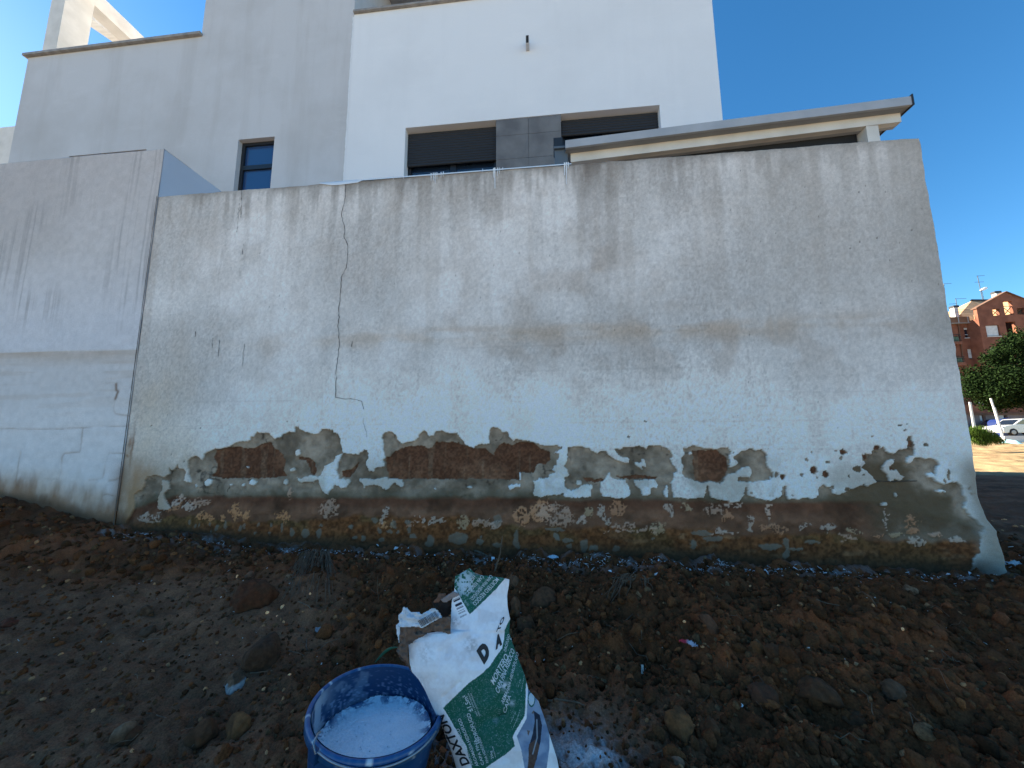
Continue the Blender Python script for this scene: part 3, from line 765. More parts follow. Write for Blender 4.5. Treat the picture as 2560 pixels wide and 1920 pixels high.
    rb = rb * ((0.6 + 0.7 * f3) * (0.55 + 0.9 * fbm(X * 4, Z * 11, 5, 323)))[:, None] * np.array([[2.3, 1.62, 1.15]])
    olive = exp_ & ~brown & (Z < 1.0)
    g = blend(g, (0.13, 0.105, 0.065), sstep(0.075, 0.0, Z - zt) * 0.75 * (0.5 + f2))
    rightpatch = sstep(1.55, 2.0, X) * sstep(0.74, 0.66, Z)
    g = blend(g, (0.15, 0.10, 0.055), rightpatch * 0.85 * sstep(0.3, 0.6, f2))
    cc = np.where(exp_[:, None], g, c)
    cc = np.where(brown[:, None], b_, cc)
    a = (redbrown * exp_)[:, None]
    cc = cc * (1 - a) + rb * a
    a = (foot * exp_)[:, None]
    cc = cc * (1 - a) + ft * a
    # ---- salt and crumbling plaster
    sr = fbm(X * 38, Z * 38, 3, 340)
    sr2 = ridged(X * 22, Z * 22, 3, 341)
    saltrel = np.zeros(N)
    wx2 = wx + 0.085 * (fbm(X * 11, Z * 11, 4, 350) - 0.5) + 0.03 * (fbm(X * 50, Z * 50, 2, 351) - .5); wz2 = wz + 0.075 * (fbm(X * 11, Z * 11, 4, 352) - 0.5) + 0.03 * (fbm(X * 50, Z * 50, 2, 353) - .5)
    sr3 = ridged(X * 62, Z * 62, 2, 342)
    lowm = (Z < 0.85)
    for i, (cx, cz_, rx, rz_) in enumerate(SALT):
        d = ((wx2 - cx) / rx) ** 2 + ((wz2 - cz_) / rz_) ** 2
        m = sstep(1.2, 0.5, d) * lowm * exp_
        if not (m > 0).any():
            continue
        patt = sstep(0.48, 0.56, sr * 0.30 + sr2 * 0.20 + sr3 * 0.50 + 0.16 * m - 0.17)
        rim = np.exp(-((d - 0.85) / 0.22) ** 2)
        tone = [(0.34, 0.255, 0.205), (0.40, 0.355, 0.325), (0.33, 0.19, 0.115), (0.36, 0.33, 0.30), (0.30, 0.25, 0.17)][i % 5]
        if i in (2, 3, 4, 7, 9, 14): tone = (0.40, 0.22, 0.11)
        if i in (22, 23): tone = (0.42, 0.24, 0.14)
        c2 = blend(cc, np.array(tone) * np.array([1.95, 1.55, 1.28]), m * patt * (0.6 + 0.3 * rim))
        cc = blend(c2, (0.075, 0.045, 0.030), m * (1 - patt) * 0.45 * sstep(.4, .6, f3))
        saltrel = np.maximum(saltrel, m * (0.2 + patt))
    dabrel = np.zeros(N)
    for cx, cz_, rx, rz_ in DABS:
        d = (((wx * .7 + wx2 * .3) - cx) / rx) ** 2 + (((wz * .7 + wz2 * .3) - cz_) / rz_) ** 2
        m = sstep(1.15, 0.80, d) * lowm
        cc = blend(cc, (0.23, 0.185, 0.135), m * .8 * (0.75 + 0.25 * f3))
        dabrel = np.maximum(dabrel, m)
    # soil splashed on the very foot
    gz = ground_z(X, np.full(N, WALL_Y - 0.04), fine=False)
    cc = blend(cc, (0.075, 0.042, 0.022), sstep(0.10, 0.0, Z - gz) * 0.75 * (0.5 + f2))
    # relief towards the viewer (positive = proud)
    rel = rel + np.where(exp_, -0.015 + 0.010 * (f3 - 0.5) + 0.008 * (f2 - .5), 0.0)
    rel = rel + np.where(brown, -0.006, 0.0) + np.where(chip, 0.012, 0.0)
    rel = rel + exp_ * (-0.005 * redbrown + 0.012 * sstep(0, -0.13, Z - zt))
    rel = rel + 0.004 * saltrel * (0.5 + sr) + 0.004 * dabrel
    rel = rel + exp_ * 0.014 * (fbm(X * 9, Z * 9, 3, 360) - .5) * sstep(0.0, -0.05, Z - zm)
    rel = rel - 0.003 * (pk * 1.0)
    return cc, rel

def build_front_wall():
    root = empty('boundary_wall', (0, WALL_Y, 0))
    tag(root, 'long low grey rendered boundary wall with peeling plaster and bare brown patches along its foot', 'wall')
    xs = np.arange(JX, WX1 + 0.001, 0.0056)
    zs = np.concatenate([np.arange(0.0, 1.02, 0.0054), np.arange(1.03, ZTOP, 0.011), [ZTOP]])
    Xg, Zg = np.meshgrid(xs, zs)
    X, Z = Xg.ravel(), Zg.ravel()
    cols, rel = wall_fields(X, Z)
    # worn top edge
    t = sstep(0.04, 0.0, ZTOP - Z)
    Zo = Z - t * 0.012 * fbm(X * 8, X * 0, 4, 400)
    # lime-mortar flare at the free corner: pulls the edge outwards near the foot
    fl_pts = [(0.0, 0.060), (0.15, 0.050), (0.27, 0.036), (0.29, 0.042), (0.36, 0.012), (0.5, -0.006), (0.60, -0.002), (0.63, 0.006), (0.66, 0.0), (3.2, 0.0)]
    fl = np.interp(Z, [p[0] for p in fl_pts], [p[1] for p in fl_pts])
    er = 0.012 * (fbm(Z * 11, Z * 0 + 2, 4, 401) - 0.5) + 0.02 * (fbm(Z * 2.2, Z * 0 + 9, 2, 402) - 0.5)
    Xo = X + (fl + er) * sstep(WX1 - 0.25, WX1, X)
    fm = sstep(WX1 - 0.13, WX1 - 0.02, X + 0.03 * (fbm(X * 20, Z * 20, 2, 403) - .5)) * sstep(0.80, 0.62, Z)
    cols = blend(cols, (0.40, 0.335, 0.265), fm * 0.95)
    rel = rel + fm * 0.02 * (0.6 + fbm(X * 12, Z * 12, 3, 404)) * sstep(0.5, 0.2, Z)
    Yo = WALL_Y - rel
    rnd = sstep(WX1 - 0.014, WX1, X)
    Yo = Yo + rnd * 0.010
    V = np.stack([Xo, Yo, Zo], 1)
    nx, ny = len(xs), len(zs)
    F = grid_faces(nx, ny)
    # closing faces: top and free end, back
    Vx, Fx, Cx = [V], [F], [cols]
    n0 = len(V)
    topi = np.arange(nx) + (ny - 1) * nx
    tb = V[topi] + np.array([0, 0.20, 0]); tb[:, 1] = WALL_Y + 0.20; tb[:, 2] = ZTOP - 0.004
    Vx.append(tb); Cx.append(np.tile([[0.30, 0.29, 0.28]], (nx, 1)))
    i = np.arange(nx - 1)
    Fx.append(np.stack([topi[:-1], topi[1:], n0 + i + 1, n0 + i], 1))
    n1 = n0 + nx
    ri = np.arange(ny) * nx + nx - 1
    eb = V[ri].copy(); eb[:, 1] = WALL_Y + 0.20
    Vx.append(eb); Cx.append(cols[ri])
    j = np.arange(ny - 1)
    Fx.append(np.stack([ri[:-1], n1 + j, n1 + j + 1, ri[1:]], 1))
    me = mesh_np('render_face', np.concatenate(Vx), np.concatenate(Fx), np.concatenate(Cx))
    link('render_face', me, M_wall, root)
    box('rear_face', (JX, WALL_Y + 0.17, -0.1), (WX1 - 0.02, WALL_Y + 0.198, ZTOP - 0.01), M_grey_render, root)
    # open crack: a thin ribbon with ragged width
    def ribbon(name, pts_px, w0, parent, mat, y=-0.004, jitter=0.5):
        pts = [W(p) for p in pts_px]
        q = []
        for a, b in zip(pts[:-1], pts[1:]):
            L = math.hypot(b[0] - a[0], b[1] - a[1]); n = max(1, int(L / 0.018))
            for k in range(n):
                t = k / n
                q.append((a[0] + (b[0] - a[0]) * t, a[1] + (b[1] - a[1]) * t))
        q.append(pts[-1])
        q = np.array(q)
        q[1:-1] += RNG.normal(0, 0.0022, (len(q) - 2, 2))
        V, F = [], []
        for i in range(len(q)):
            t = q[min(i + 1, len(q) - 1)] - q[max(i - 1, 0)]
            t /= np.linalg.norm(t) + 1e-9
            nrm = np.array([-t[1], t[0]])
            w = w0 * (1 + jitter * (RNG.random() * 2 - 1)) * 0.5
            for s in (-1, 1):
                p = q[i] + nrm * w * s
                V.append((p[0], WALL_Y + y, p[1]))
        for i in range(len(q) - 1):
            F.append((2 * i, 2 * i + 1, 2 * i + 3, 2 * i + 2))
        me = mesh_np(name, V, F, smooth=False)
        return link(name, me, mat, parent)
    o = ribbon('crack', DSP(CRACK_MAIN[:30]), 0.0036, root, M_crack)
    ribbon('crack', DSP(CRACK_MAIN[30:]), 0.0018, root, M_crack)
    o['label'] = 'long thin crack running down from the top edge'
    for d in DASHES:
        ribbon('scratch', DSP(d), 0.0028, root, M_crack, jitter=0.8)
    h = ribbon('crack', ZD([(905, 615), (960, 608), (1040, 600), (1120, 600), (1180, 603), (1330, 603), (1450, 598)]), 0.005, root, M_crack, y=0.0)
    # white paint that ran over the top
    Z3 = zoomer(850, 0, .4521)
    drips = [(505, 966, 1002, 5), (518, 964, 1000, 5), (527, 964, 1018, 5), (537, 962, 995, 4), (560, 960, 985, 4), (572, 958, 978, 4), (352, 974, 992, 4), (296, 980, 995, 4),
             (850, 938, 985, 5), (857, 936, 1045, 6), (872, 936, 975, 4), (882, 936, 965, 4), (900, 934, 948, 3), (790, 942, 955, 3),
             (1242, 908, 972, 6), (1252, 906, 1022, 6), (1262, 906, 935, 5)]
    bm = bmesh.new()
    for x, y0, y1, w in drips:
        (xa, za), (xb, zb_) = W(Z3([(x, y0)])[0]), W(Z3([(x, y1)])[0])
        ww = w * 0.0013 * 0.55
        n = 5
        prev = None
        for k in range(n + 1):
            t = k / n
            wk = ww * (1.3 - 0.7 * t) * (1.25 if k == n else 1)
            xx = xa + (xb - xa) * t + random.uniform(-1, 1) * 0.0012; zz = za + 0.01 * (k == 0) + (zb_ - za) * t
            a = bm.verts.new((xx - wk, WALL_Y - 0.0045, zz)); m_ = bm.verts.new((xx, WALL_Y - 0.0075, zz)); b = bm.verts.new((xx + wk, WALL_Y - 0.0045, zz))
            if prev:
                bm.faces.new((prev[0], prev[1], m_, a)); bm.faces.new((prev[1], prev[2], b, m_))
            prev = (a, m_, b)
    me = bm_mesh('paint_drips', bm)
    o = link('paint_drips', me, M_paint, root)
    o['kind'] = 'stuff'
    # the lip of fresh paint along the top between the drips
    V, F = [], []
    q = [W(p) for p in Z3([(-110, 1012), (-40, 1008), (0, 1014), (60, 1016), (100, 1008), (125, 999), (200, 992), (360, 975), (505, 962), (700, 948), (850, 935), (1000, 925), (1205, 908), (1280, 904)])]
    for i, (x, z) in enumerate(q):
        hgt = (0.030 if i in (1, 2, 3, 4) else 0.006) * random.uniform(.7, 1.2)
        V += [(x, WALL_Y - 0.006, ZTOP + 0.004), (x, WALL_Y - 0.006, ZTOP - hgt), (x, WALL_Y + 0.05, ZTOP + 0.004)]
        if i:
            a = 3 * (i - 1); b = 3 * i
            F += [(a, b, b + 1, a + 1), (a + 2, b + 2, b, a)]
    link('paint_lip', mesh_np('paint_lip', V, F, smooth=False), M_paint, root)
build_front_wall()

# =================================================================== TALLER WALL ON THE LEFT
def build_left_wall():
    root = empty('garden_wall', (JX, WALL_Y, 0))
    tag(root, 'taller pale garden wall left of the peeling wall, streaked with thin vertical scratches', 'wall')
    ZT = 3.418
    xs = np.concatenate([np.arange(-9.0, -5.6, 0.05), np.arange(-5.6, JX - 0.004, 0.007), [JX - 0.0006]])
    zs = np.concatenate([np.arange(0.1, 1.75, 0.0085), np.arange(1.76, ZT, 0.014), [ZT]])
    Xg, Zg = np.meshgrid(xs, zs)
    X, Z = Xg.ravel(), Zg.ravel(); N = len(X)
    f1 = fbm(X * 1.1 + 50, Z * 1.1, 5, 1); f2 = fbm(X * 5, Z * 5, 5, 12); f3 = fbm(X * 24, Z * 24, 4, 13)
    c = np.tile(np.array([[0.425, 0.42, 0.425]]), (N, 1))
    c = blend(c, (0.35, 0.34, 0.335), sstep(0.4, 0.7, f1) * 0.6)
    zsp = np.interp(X, [-9, -5.1, JX], [1.62, 1.615, 1.600])
    c = blend(c, (0.31, 0.30, 0.305), sstep(2.3, 3.4, Z) * 0.55 * (.5 + f1))
    c = blend(c, (0.50, 0.52, 0.57), sstep(2.6, 1.7, Z) * 0.55)
    # thin combed streaks
    sx = X + 0.02 * (fbm(X * 3, Z * 1.5, 2, 15) - .5)
    s = sstep(0.50, 0.80, fbm(sx * 48, Z * 0.8, 3, 14)) * sstep(0.30, 0.62, fbm(X * 2.3, Z * 1.6, 3, 16)) * sstep(0.02, 0.5, Z - zsp)
    c = blend(c, (0.21, 0.205, 0.21), s * 0.55)
    # lower, rougher coat
    lw = sstep(0.004, -0.004, Z - zsp)
    lc = np.tile(np.array([[0.46, 0.455, 0.46]]), (N, 1))
    lc = blend(lc, (0.37, 0.31, 0.26), sstep(-0.16, 0.0, Z - zsp) * (0.35 + 0.75 * fbm(X * 3, Z * 40, 3, 17)))
    lc = blend(lc, (0.40, 0.36, 0.33), sstep(.5, .68, fbm(X * 2, Z * 26, 4, 18)) * 0.5)
    lc = blend(lc, (0.56, 0.555, 0.56), sstep(1.35, 1.0, Z + .2 * (f1 - .5)) * 0.75)
    c = c * (1 - lw)[:, None] + lc * lw[:, None]
    gz = ground_z(X, np.full(N, WALL_Y - 0.03), fine=False)
    h = Z - gz
    c = blend(c, (0.42, 0.33, 0.24), sstep(0.34, 0.08, h + 0.20 * (f2 - .5)) * 0.7)
    c = blend(c, (0.19, 0.10, 0.05), sstep(0.26, 0.02, h + 0.24 * (fbm(X * 14, Z * 6, 4, 19) - .5)) * 0.85)
    c = blend(c, (0.10, 0.055, 0.03), sstep(0.10, 0.0, h + 0.10 * (f2 - .5)) * 0.85)
    # stepped cracks along the block joints
    Z0 = zoomer(0, 1000, .25316)
    crs = [Z0([(0, 285), (300, 287), (640, 285), (860, 272), (1010, 262), (1060, 266), (1265, 255)]), Z0([(820, 280), (808, 420), (790, 515), (720, 522), (640, 530), (615, 560), (605, 680), (575, 785), (520, 792), (450, 780)]),
           Z0([(1230, 525), (1080, 528), (1055, 560), (1040, 640), (1028, 720), (1015, 775), (960, 792), (880, 795)]), Z0([(205, 520), (185, 640), (160, 800)]),
           Z0([(1130, 20), (1125, 110), (1145, 140), (1200, 148), (1280, 155)]), Z0([(1190, 770), (1140, 790), (1080, 796)]), Z0([(1120, 945), (1050, 930), (1000, 950), (970, 990)])]
    wobx = X + 0.006 * (fbm(X * 30, Z * 30, 3, 20) - .5); wobz = Z + 0.006 * (fbm(X * 30, Z * 30, 3, 21) - .5)
    m = (Z < 1.5) & (X > -5.5)
    d = np.full(N, 9.0)
    for k, cr in enumerate(crs):
        dd = seg_dist([W(p) for p in cr], wobx[m], wobz[m])
        d[m] = np.minimum(d[m], dd * (1.6 if k == 0 else 1.0))
    c = blend(c, (0.24, 0.16, 0.11), np.exp(-(d / 0.006) ** 2) * sstep(0.30, 0.65, f2) * 0.50)
    c = blend(c, (0.25, 0.16, 0.11), np.exp(-(d / 0.02) ** 2) * 0.16 * f2)
    # brown gouge
    dg = seg_dist([W(p) for p in DSP([(252, 830), (252, 842), (256, 846), (250, 862)])], wobx, wobz)
    c = blend(c, (0.16, 0.10, 0.065), np.exp(-(dg / 0.011) ** 2) * 0.9)
    # rust run beside the joint
    dj = JX - X
    c = blend(c, (0.15, 0.075, 0.035), np.exp(-dj / 0.05) * sstep(0.80, 0.55, Z) * (0.3 + 1.0 * f2))
    c = np.minimum(c * (0.9 + 0.2 * f3)[:, None] * np.array([[1.50, 1.42, 1.36]]), 0.86)
    rel = 0.006 * (f2 - .5) + 0.0015 * (f3 - .5) - 0.003 * lw - 0.003 * np.exp(-(d / 0.006) ** 2)
    V = np.stack([X, WALL_Y - 0.006 - rel, Z], 1)
    nx, ny = len(xs), len(zs)
    F = [grid_faces(nx, ny)]
    Vs = [V]; Cs = [c]
    topi = np.arange(nx) + (ny - 1) * nx
    tb = V[topi].copy(); tb[:, 1] = WALL_Y + 0.25
    Vs.append(tb); Cs.append(c[topi])
    i = np.arange(nx - 1)
    F.append(np.stack([topi[:-1], topi[1:], len(V) + i + 1, len(V) + i], 1))
    me = mesh_np('render_face', np.concatenate(Vs), np.concatenate(F), np.concatenate(Cs))
    link('render_face', me, M_wall, root)
    # side of the tall wall, running back to the house
    box('side_return', (JX - 0.25, WALL_Y + 0.002, 2.0), (JX - 0.0035, 5.47, ZT), M_side_render, root)
    box('rear_face', (-9.0, WALL_Y + 0.22, 0.1), (JX - 0.26, WALL_Y + 0.248, ZT - 0.01), M_side_render, root)
    # dark joint between both walls
    V, F = [], []
    for i, z in enumerate(np.arange(2.96, 0.15, -0.04)):
        w = 0.0015 if z > 1.6 else 0.0030
        w *= RNG.uniform(0.6, 1.3)
        x = JX - 0.002
        V += [(x - w, WALL_Y - 0.0135, z), (x + w, WALL_Y - 0.0115, z)]
        if i: F.append((2 * i - 2, 2 * i, 2 * i + 1, 2 * i - 1))
    link('joint', mesh_np('joint', V, F, smooth=False), M_gap, root)
build_left_wall()

# =================================================================== HOUSES
HY = 5.5
def hp(x, y, Y=HY):          # display pixel -> (X, Z) on a facade plane
    q = onY(x * 1.15732, y * 1.15732, Y)
    return q[0], q[2]
def wall_with_holes(bm, x0, x1, z0, z1, y0, y1, holes):
    """solid wall between y0 and y1 built round rectangular holes (sorted by x, not overlapping in x)"""
    x = x0
    for hx0, hx1, hz0, hz1 in sorted(holes):
        if hx0 > x: add_box(bm, (x, y0, z0), (hx0, y1, z1))
        if hz0 > z0: add_box(bm, (hx0, y0, z0), (hx1, y1, hz0))
        if hz1 < z1: add_box(bm, (hx0, y0, hz1), (hx1, y1, z1))
        x = hx1
    add_box(bm, (x, y0, z0), (x1, y1, z1))
def window(parent, x0, x1, z0, z1, y, shutter=0.0, name='window', rail=None, mull=None, glass=M_glass):
    w = 0.055
    bm = bmesh.new()
    add_box(bm, (x0, y, z0), (x0 + w, y + 0.07, z1)); add_box(bm, (x1 - w, y, z0), (x1, y + 0.07, z1))
    add_box(bm, (x0 + w, y, z0), (x1 - w, y + 0.07, z0 + w)); add_box(bm, (x0 + w, y, z1 - w), (x1 - w, y + 0.07, z1))
    if rail is not None: add_box(bm, (x0 + w, y, rail - 0.04), (x1 - w, y + 0.07, rail + 0.04))
    if mull is not None: add_box(bm, (mull - 0.05, y + 0.004, z0 + w), (mull + 0.05, y + 0.066, z1 - w))
    f = link(name, bm_mesh(name, bm), M_frame, parent)
    g = box('pane', (x0 + w, y + 0.035, z0 + w), (x1 - w, y + 0.045, z1 - w), glass, None)
    g.parent = f
    if shutter > 0:
        n = 0
        zc = z1 - 0.02
        bm = bmesh.new()
        while zc > z1 - shutter:
            ya, yb = y - 0.055, y - 0.02
            # curved slat
            pr = [(ya + 0.012, zc), (ya, zc - 0.012), (ya, zc - 0.033), (ya + 0.012, zc - 0.045), (yb, zc - 0.045), (yb, zc)]
            va = [bm.verts.new((x0 + 0.01, p[0], p[1])) for p in pr]; vb = [bm.verts.new((x1 - 0.01, p[0], p[1])) for p in pr]
            for k in range(6):
                bm.faces.new((va[k], va[(k + 1) % 6], vb[(k + 1) % 6], vb[k]))
            bm.faces.new(va[::-1]); bm.faces.new(vb)
            me = bm_mesh('slat', bm)
            s = link('slat', me, M_shutter); s.parent = f
            bm = bmesh.new()
            zc -= 0.047; n += 1
        bm.free()
    return f

def build_white_house():
    root = empty('white_house', (0, HY, 0))
    tag(root, 'bright white modern house with anthracite windows behind the peeling wall', 'house')
    x0, x1 = JX + 0.002, 2.69
    zt = 8.35
    ox0, ozt = hp(876, 275)
    ox1, _ = hp(1425, 228)
    ozt = 6.0
    px0 = hp(1071, 260)[0]; px1 = hp(1212, 250)[0]
    ozb = 4.45
    bm = bmesh.new()
    wall_with_holes(bm, x0, x1, -0.2, zt, HY, HY + 0.28, [(ox0, ox1, ozb, ozt)])
    add_box(bm, (x0, HY + 0.28, -0.2), (x0 + 0.25, 12.8, zt)); add_box(bm, (x1 - 0.25, HY + 0.28, -0.2), (x1, 12.8, zt))
    add_box(bm, (x0 + 0.25, 10.95, -0.2), (x1 - 0.25, 12.8, zt)); add_box(bm, (x0 + 0.25, HY + 0.28, 8.0), (x1 - 0.25, 12.55, 8.2))
    link('wall', bm_mesh('wall', bm), M_white_render, root)
    boxes('room_shell', [((ox0 - .3, HY + 0.9, ozb - .3), (ox1 + .3, HY + 0.95, ozt + .3))], M_dark, root)
    # stone coping of the roof terrace
    box('coping', (x0, HY - 0.05, zt + 0.002), (x1 + 0.03, HY + 0.33, zt + 0.045), M_coping, root, 0.006)
    window(root, ox0, px0, ozb, ozt - 0.0, HY + 0.16, shutter=0.60, mull=(ox0 + px0) / 2 + .02, rail=None)
    window(root, px1, ox1, ozb, ozt - 0.0, HY + 0.16, shutter=0.30, mull=(ox1 + px1) / 2 - .05)
    # tiled pier between the two windows: individual tiles with recessed joints
    pier = box('tile_pier', (px0 + 0.006, HY + 0.03, ozb + 0.002), (px1 - 0.006, HY + 0.22, ozt - 0.003), M_gap, root)
    xm = (px0 + px1) / 2 + 0.0
    rows = [ozt - 0.30, ozt - 0.72, ozt - 1.14, ozb + 0.004]
    zprev = ozt - 0.004
    first = None
    for r_ in rows:
        for a, b in ((px0 + 0.004, xm), (xm + 0.004, px1 - 0.004)):
            t = box('tile', (a, HY + 0.006, r_ + 0.004), (b, HY + 0.029, zprev), M_tile, None, 0.0015)
            t.parent = pier
        zprev = r_
    # white wall sill line under the opening
    box('sill', (ox0, HY - 0.02, ozb - 0.03), (ox1, HY + 0.15, ozb), M_coping, root)
    # hook-like metal overflow spout high on the wall
    sx, sz = hp(1140, 92)
    sx2, sz2 = hp(1140, 117)
    sp = box('overflow_spout', (sx - 0.028, HY - 0.13, sz2 + 0.055), (sx + 0.028, HY - 0.001, sz - 0.01), mat_plain('zinc', (0.50, 0.51, 0.52), 0.5), root, 0.006)
    b = box('spout_mouth', (sx - 0.020, HY - 0.1335, sz2 + 0.065), (sx + 0.020, HY - 0.129, sz - 0.02), M_dark, None); b.parent = sp
    # covered terrace above the coping: slab, dark rear wall, thin post
    boxes('terrace_ceiling', [((x0, HY + 0.1, 10.4), (1.2, 9.0, 10.55))], M_soffit, root)
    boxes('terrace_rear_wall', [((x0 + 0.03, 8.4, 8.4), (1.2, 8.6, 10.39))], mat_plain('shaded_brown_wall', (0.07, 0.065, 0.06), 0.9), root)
    qx, _ = hp(930, 5)
    box('terrace_post', (qx - 0.03, HY + 0.12, zt + 0.046), (qx + 0.03, HY + 0.18, 10.39), M_paint, root)
    qx, _ = hp(806, 10)
    boxes('sliding_door_frame', [((qx + 0.35, 6.9, 8.36), (qx + 0.43, 7.0, 10.38))], M_fascia, root)
    return root
build_white_house()

def build_grey_house():
    root = empty('grey_house', (-6.7, HY, 0))
    tag(root, 'duller grey white house with a roof terrace pergola and one small blue window', 'house')
    x0, x1 = -10.07, JX - 0.004
    xt = -6.345
    zt = 8.29
    wx0, wzt = hp(515, 300); wx1, _ = hp(593, 295)
    wzt = 6.07
    sx0, szt = hp(148, 338); sx1, _ = hp(316, 321)
    szt = (szt + hp(316, 321)[1]) / 2
    bm = bmesh.new()
    yf = HY + 0.004
    wall_with_holes(bm, x0, x1, -0.2, zt, yf, yf + 0.28, [(wx0, wx1, 4.75, wzt), (sx0, sx1, 4.7, szt)])
    add_box(bm, (xt, yf, zt), (x1, yf + 0.28, 12.2))
    add_box(bm, (xt, yf + .28, zt), (xt + 0.25, 11.0, 12.2))
    add_box(bm, (x1 - 0.25, yf + .28, -0.2), (x1, 11.0, 12.2))
    add_box(bm, (x0, yf + .28, -0.2), (x0 + .25, 11.0, zt)); add_box(bm, (x0 + .25, 10.75, -0.2), (x1 - .25, 11.0, zt))
    add_box(bm, (x0 + .25, yf + .28, 7.3), (xt, 10.75, 7.5))
    link('wall', bm_mesh('wall', bm), M_grey_render, root)
    boxes('room_shell', [((x0 + .5, HY + 0.9, 4.4), (x1 - .3, HY + 0.95, 6.4))], M_dark, root)
    box('coping', (x0 - 0.06, yf - 0.06, zt + 0.002), (xt + 0.02, yf + 0.32, zt + 0.055), M_coping, root, 0.006)
    gb = glass_mat('blue_reflecting_glass', (0.02, 0.06, 0.16), 0.05)
    window(root, wx0 + .002, wx1 - .002, 4.75, wzt - .002, HY + 0.09, rail=hp(553, 352)[1], glass=gb)
    window(root, sx0, sx1, 4.7, szt, HY + 0.2, shutter=0.5)
    # ragged seam of filler between both houses
    V, F = [], []
    zz = np.arange(3.0, zt + .05, 0.05)
    for i, z in enumerate(zz):
        w = 0.010 + 0.012 * RNG.random()
        V += [(x1 - w, yf - 0.007, z), (x1 + 0.006 + 0.006 * RNG.random(), yf - 0.007, z)]
        if i: F.append((2 * i - 2, 2 * i - 1, 2 * i + 1, 2 * i))
    link('seam_filler', mesh_np('seam_filler', V, F, smooth=False), M_paint, root)
    # pergola frame on the terrace
    pz = zt + 0.057
    cxa, _ = hp(83, 100); cxb, _ = hp(112, 95)
    box('pergola_post', (cxa, HY + 0.06, pz), (cxb + 0.02, HY + 0.50, 10.1), M_cream, root)
    box('pergola_beam', (cxa, HY + 0.06, 10.1), (xt - 0.002, HY + 0.28, 10.45), M_cream, root)
    box('pergola_beam', (cxa, HY + 0.282, 10.1), (cxa + 0.30, 9.6, 10.45), M_cream, root)
    # slanting beam towards the back of the terrace
    a = onY(168 * 1.15732, 22 * 1.15732, HY + 0.62); b = onY(262 * 1.15732, 92 * 1.15732, 9.6)
    bm = bmesh.new()
    u = 0.14
    hexa(bm, [(a[0], a[1], a[2] - .18), (a[0] + .28, a[1], a[2] - .18), (b[0] + .28, b[1], b[2] - .18), (b[0], b[1], b[2] - .18),
              (a[0], a[1], a[2] + .14), (a[0] + .28, a[1], a[2] + .14), (b[0] + .28, b[1], b[2] + .14), (b[0], b[1], b[2] + .14)])
    link('pergola_beam', bm_mesh('pergola_beam', bm), M_cream, root)
    return root
build_grey_house()
nb = empty('neighbour_house', (-16, 7.3, 0))
tag(nb, 'cream rendered house corner showing at the far left behind the grey house', 'house')
nz_ = onY(10, 318, 7.3)[2]
box('low_wing', (-17.0, 7.3, -0.2), (onY(40, 330, 7.3)[0] + 0.6, 10.5, nz_), M_cream, nb)
box('added_sun_blocker', (-46.0, 10.15, -0.2), (-27.5, 12.4, 18.5), M_cream, nb)  # unseen block added only to keep the sun off the foreground

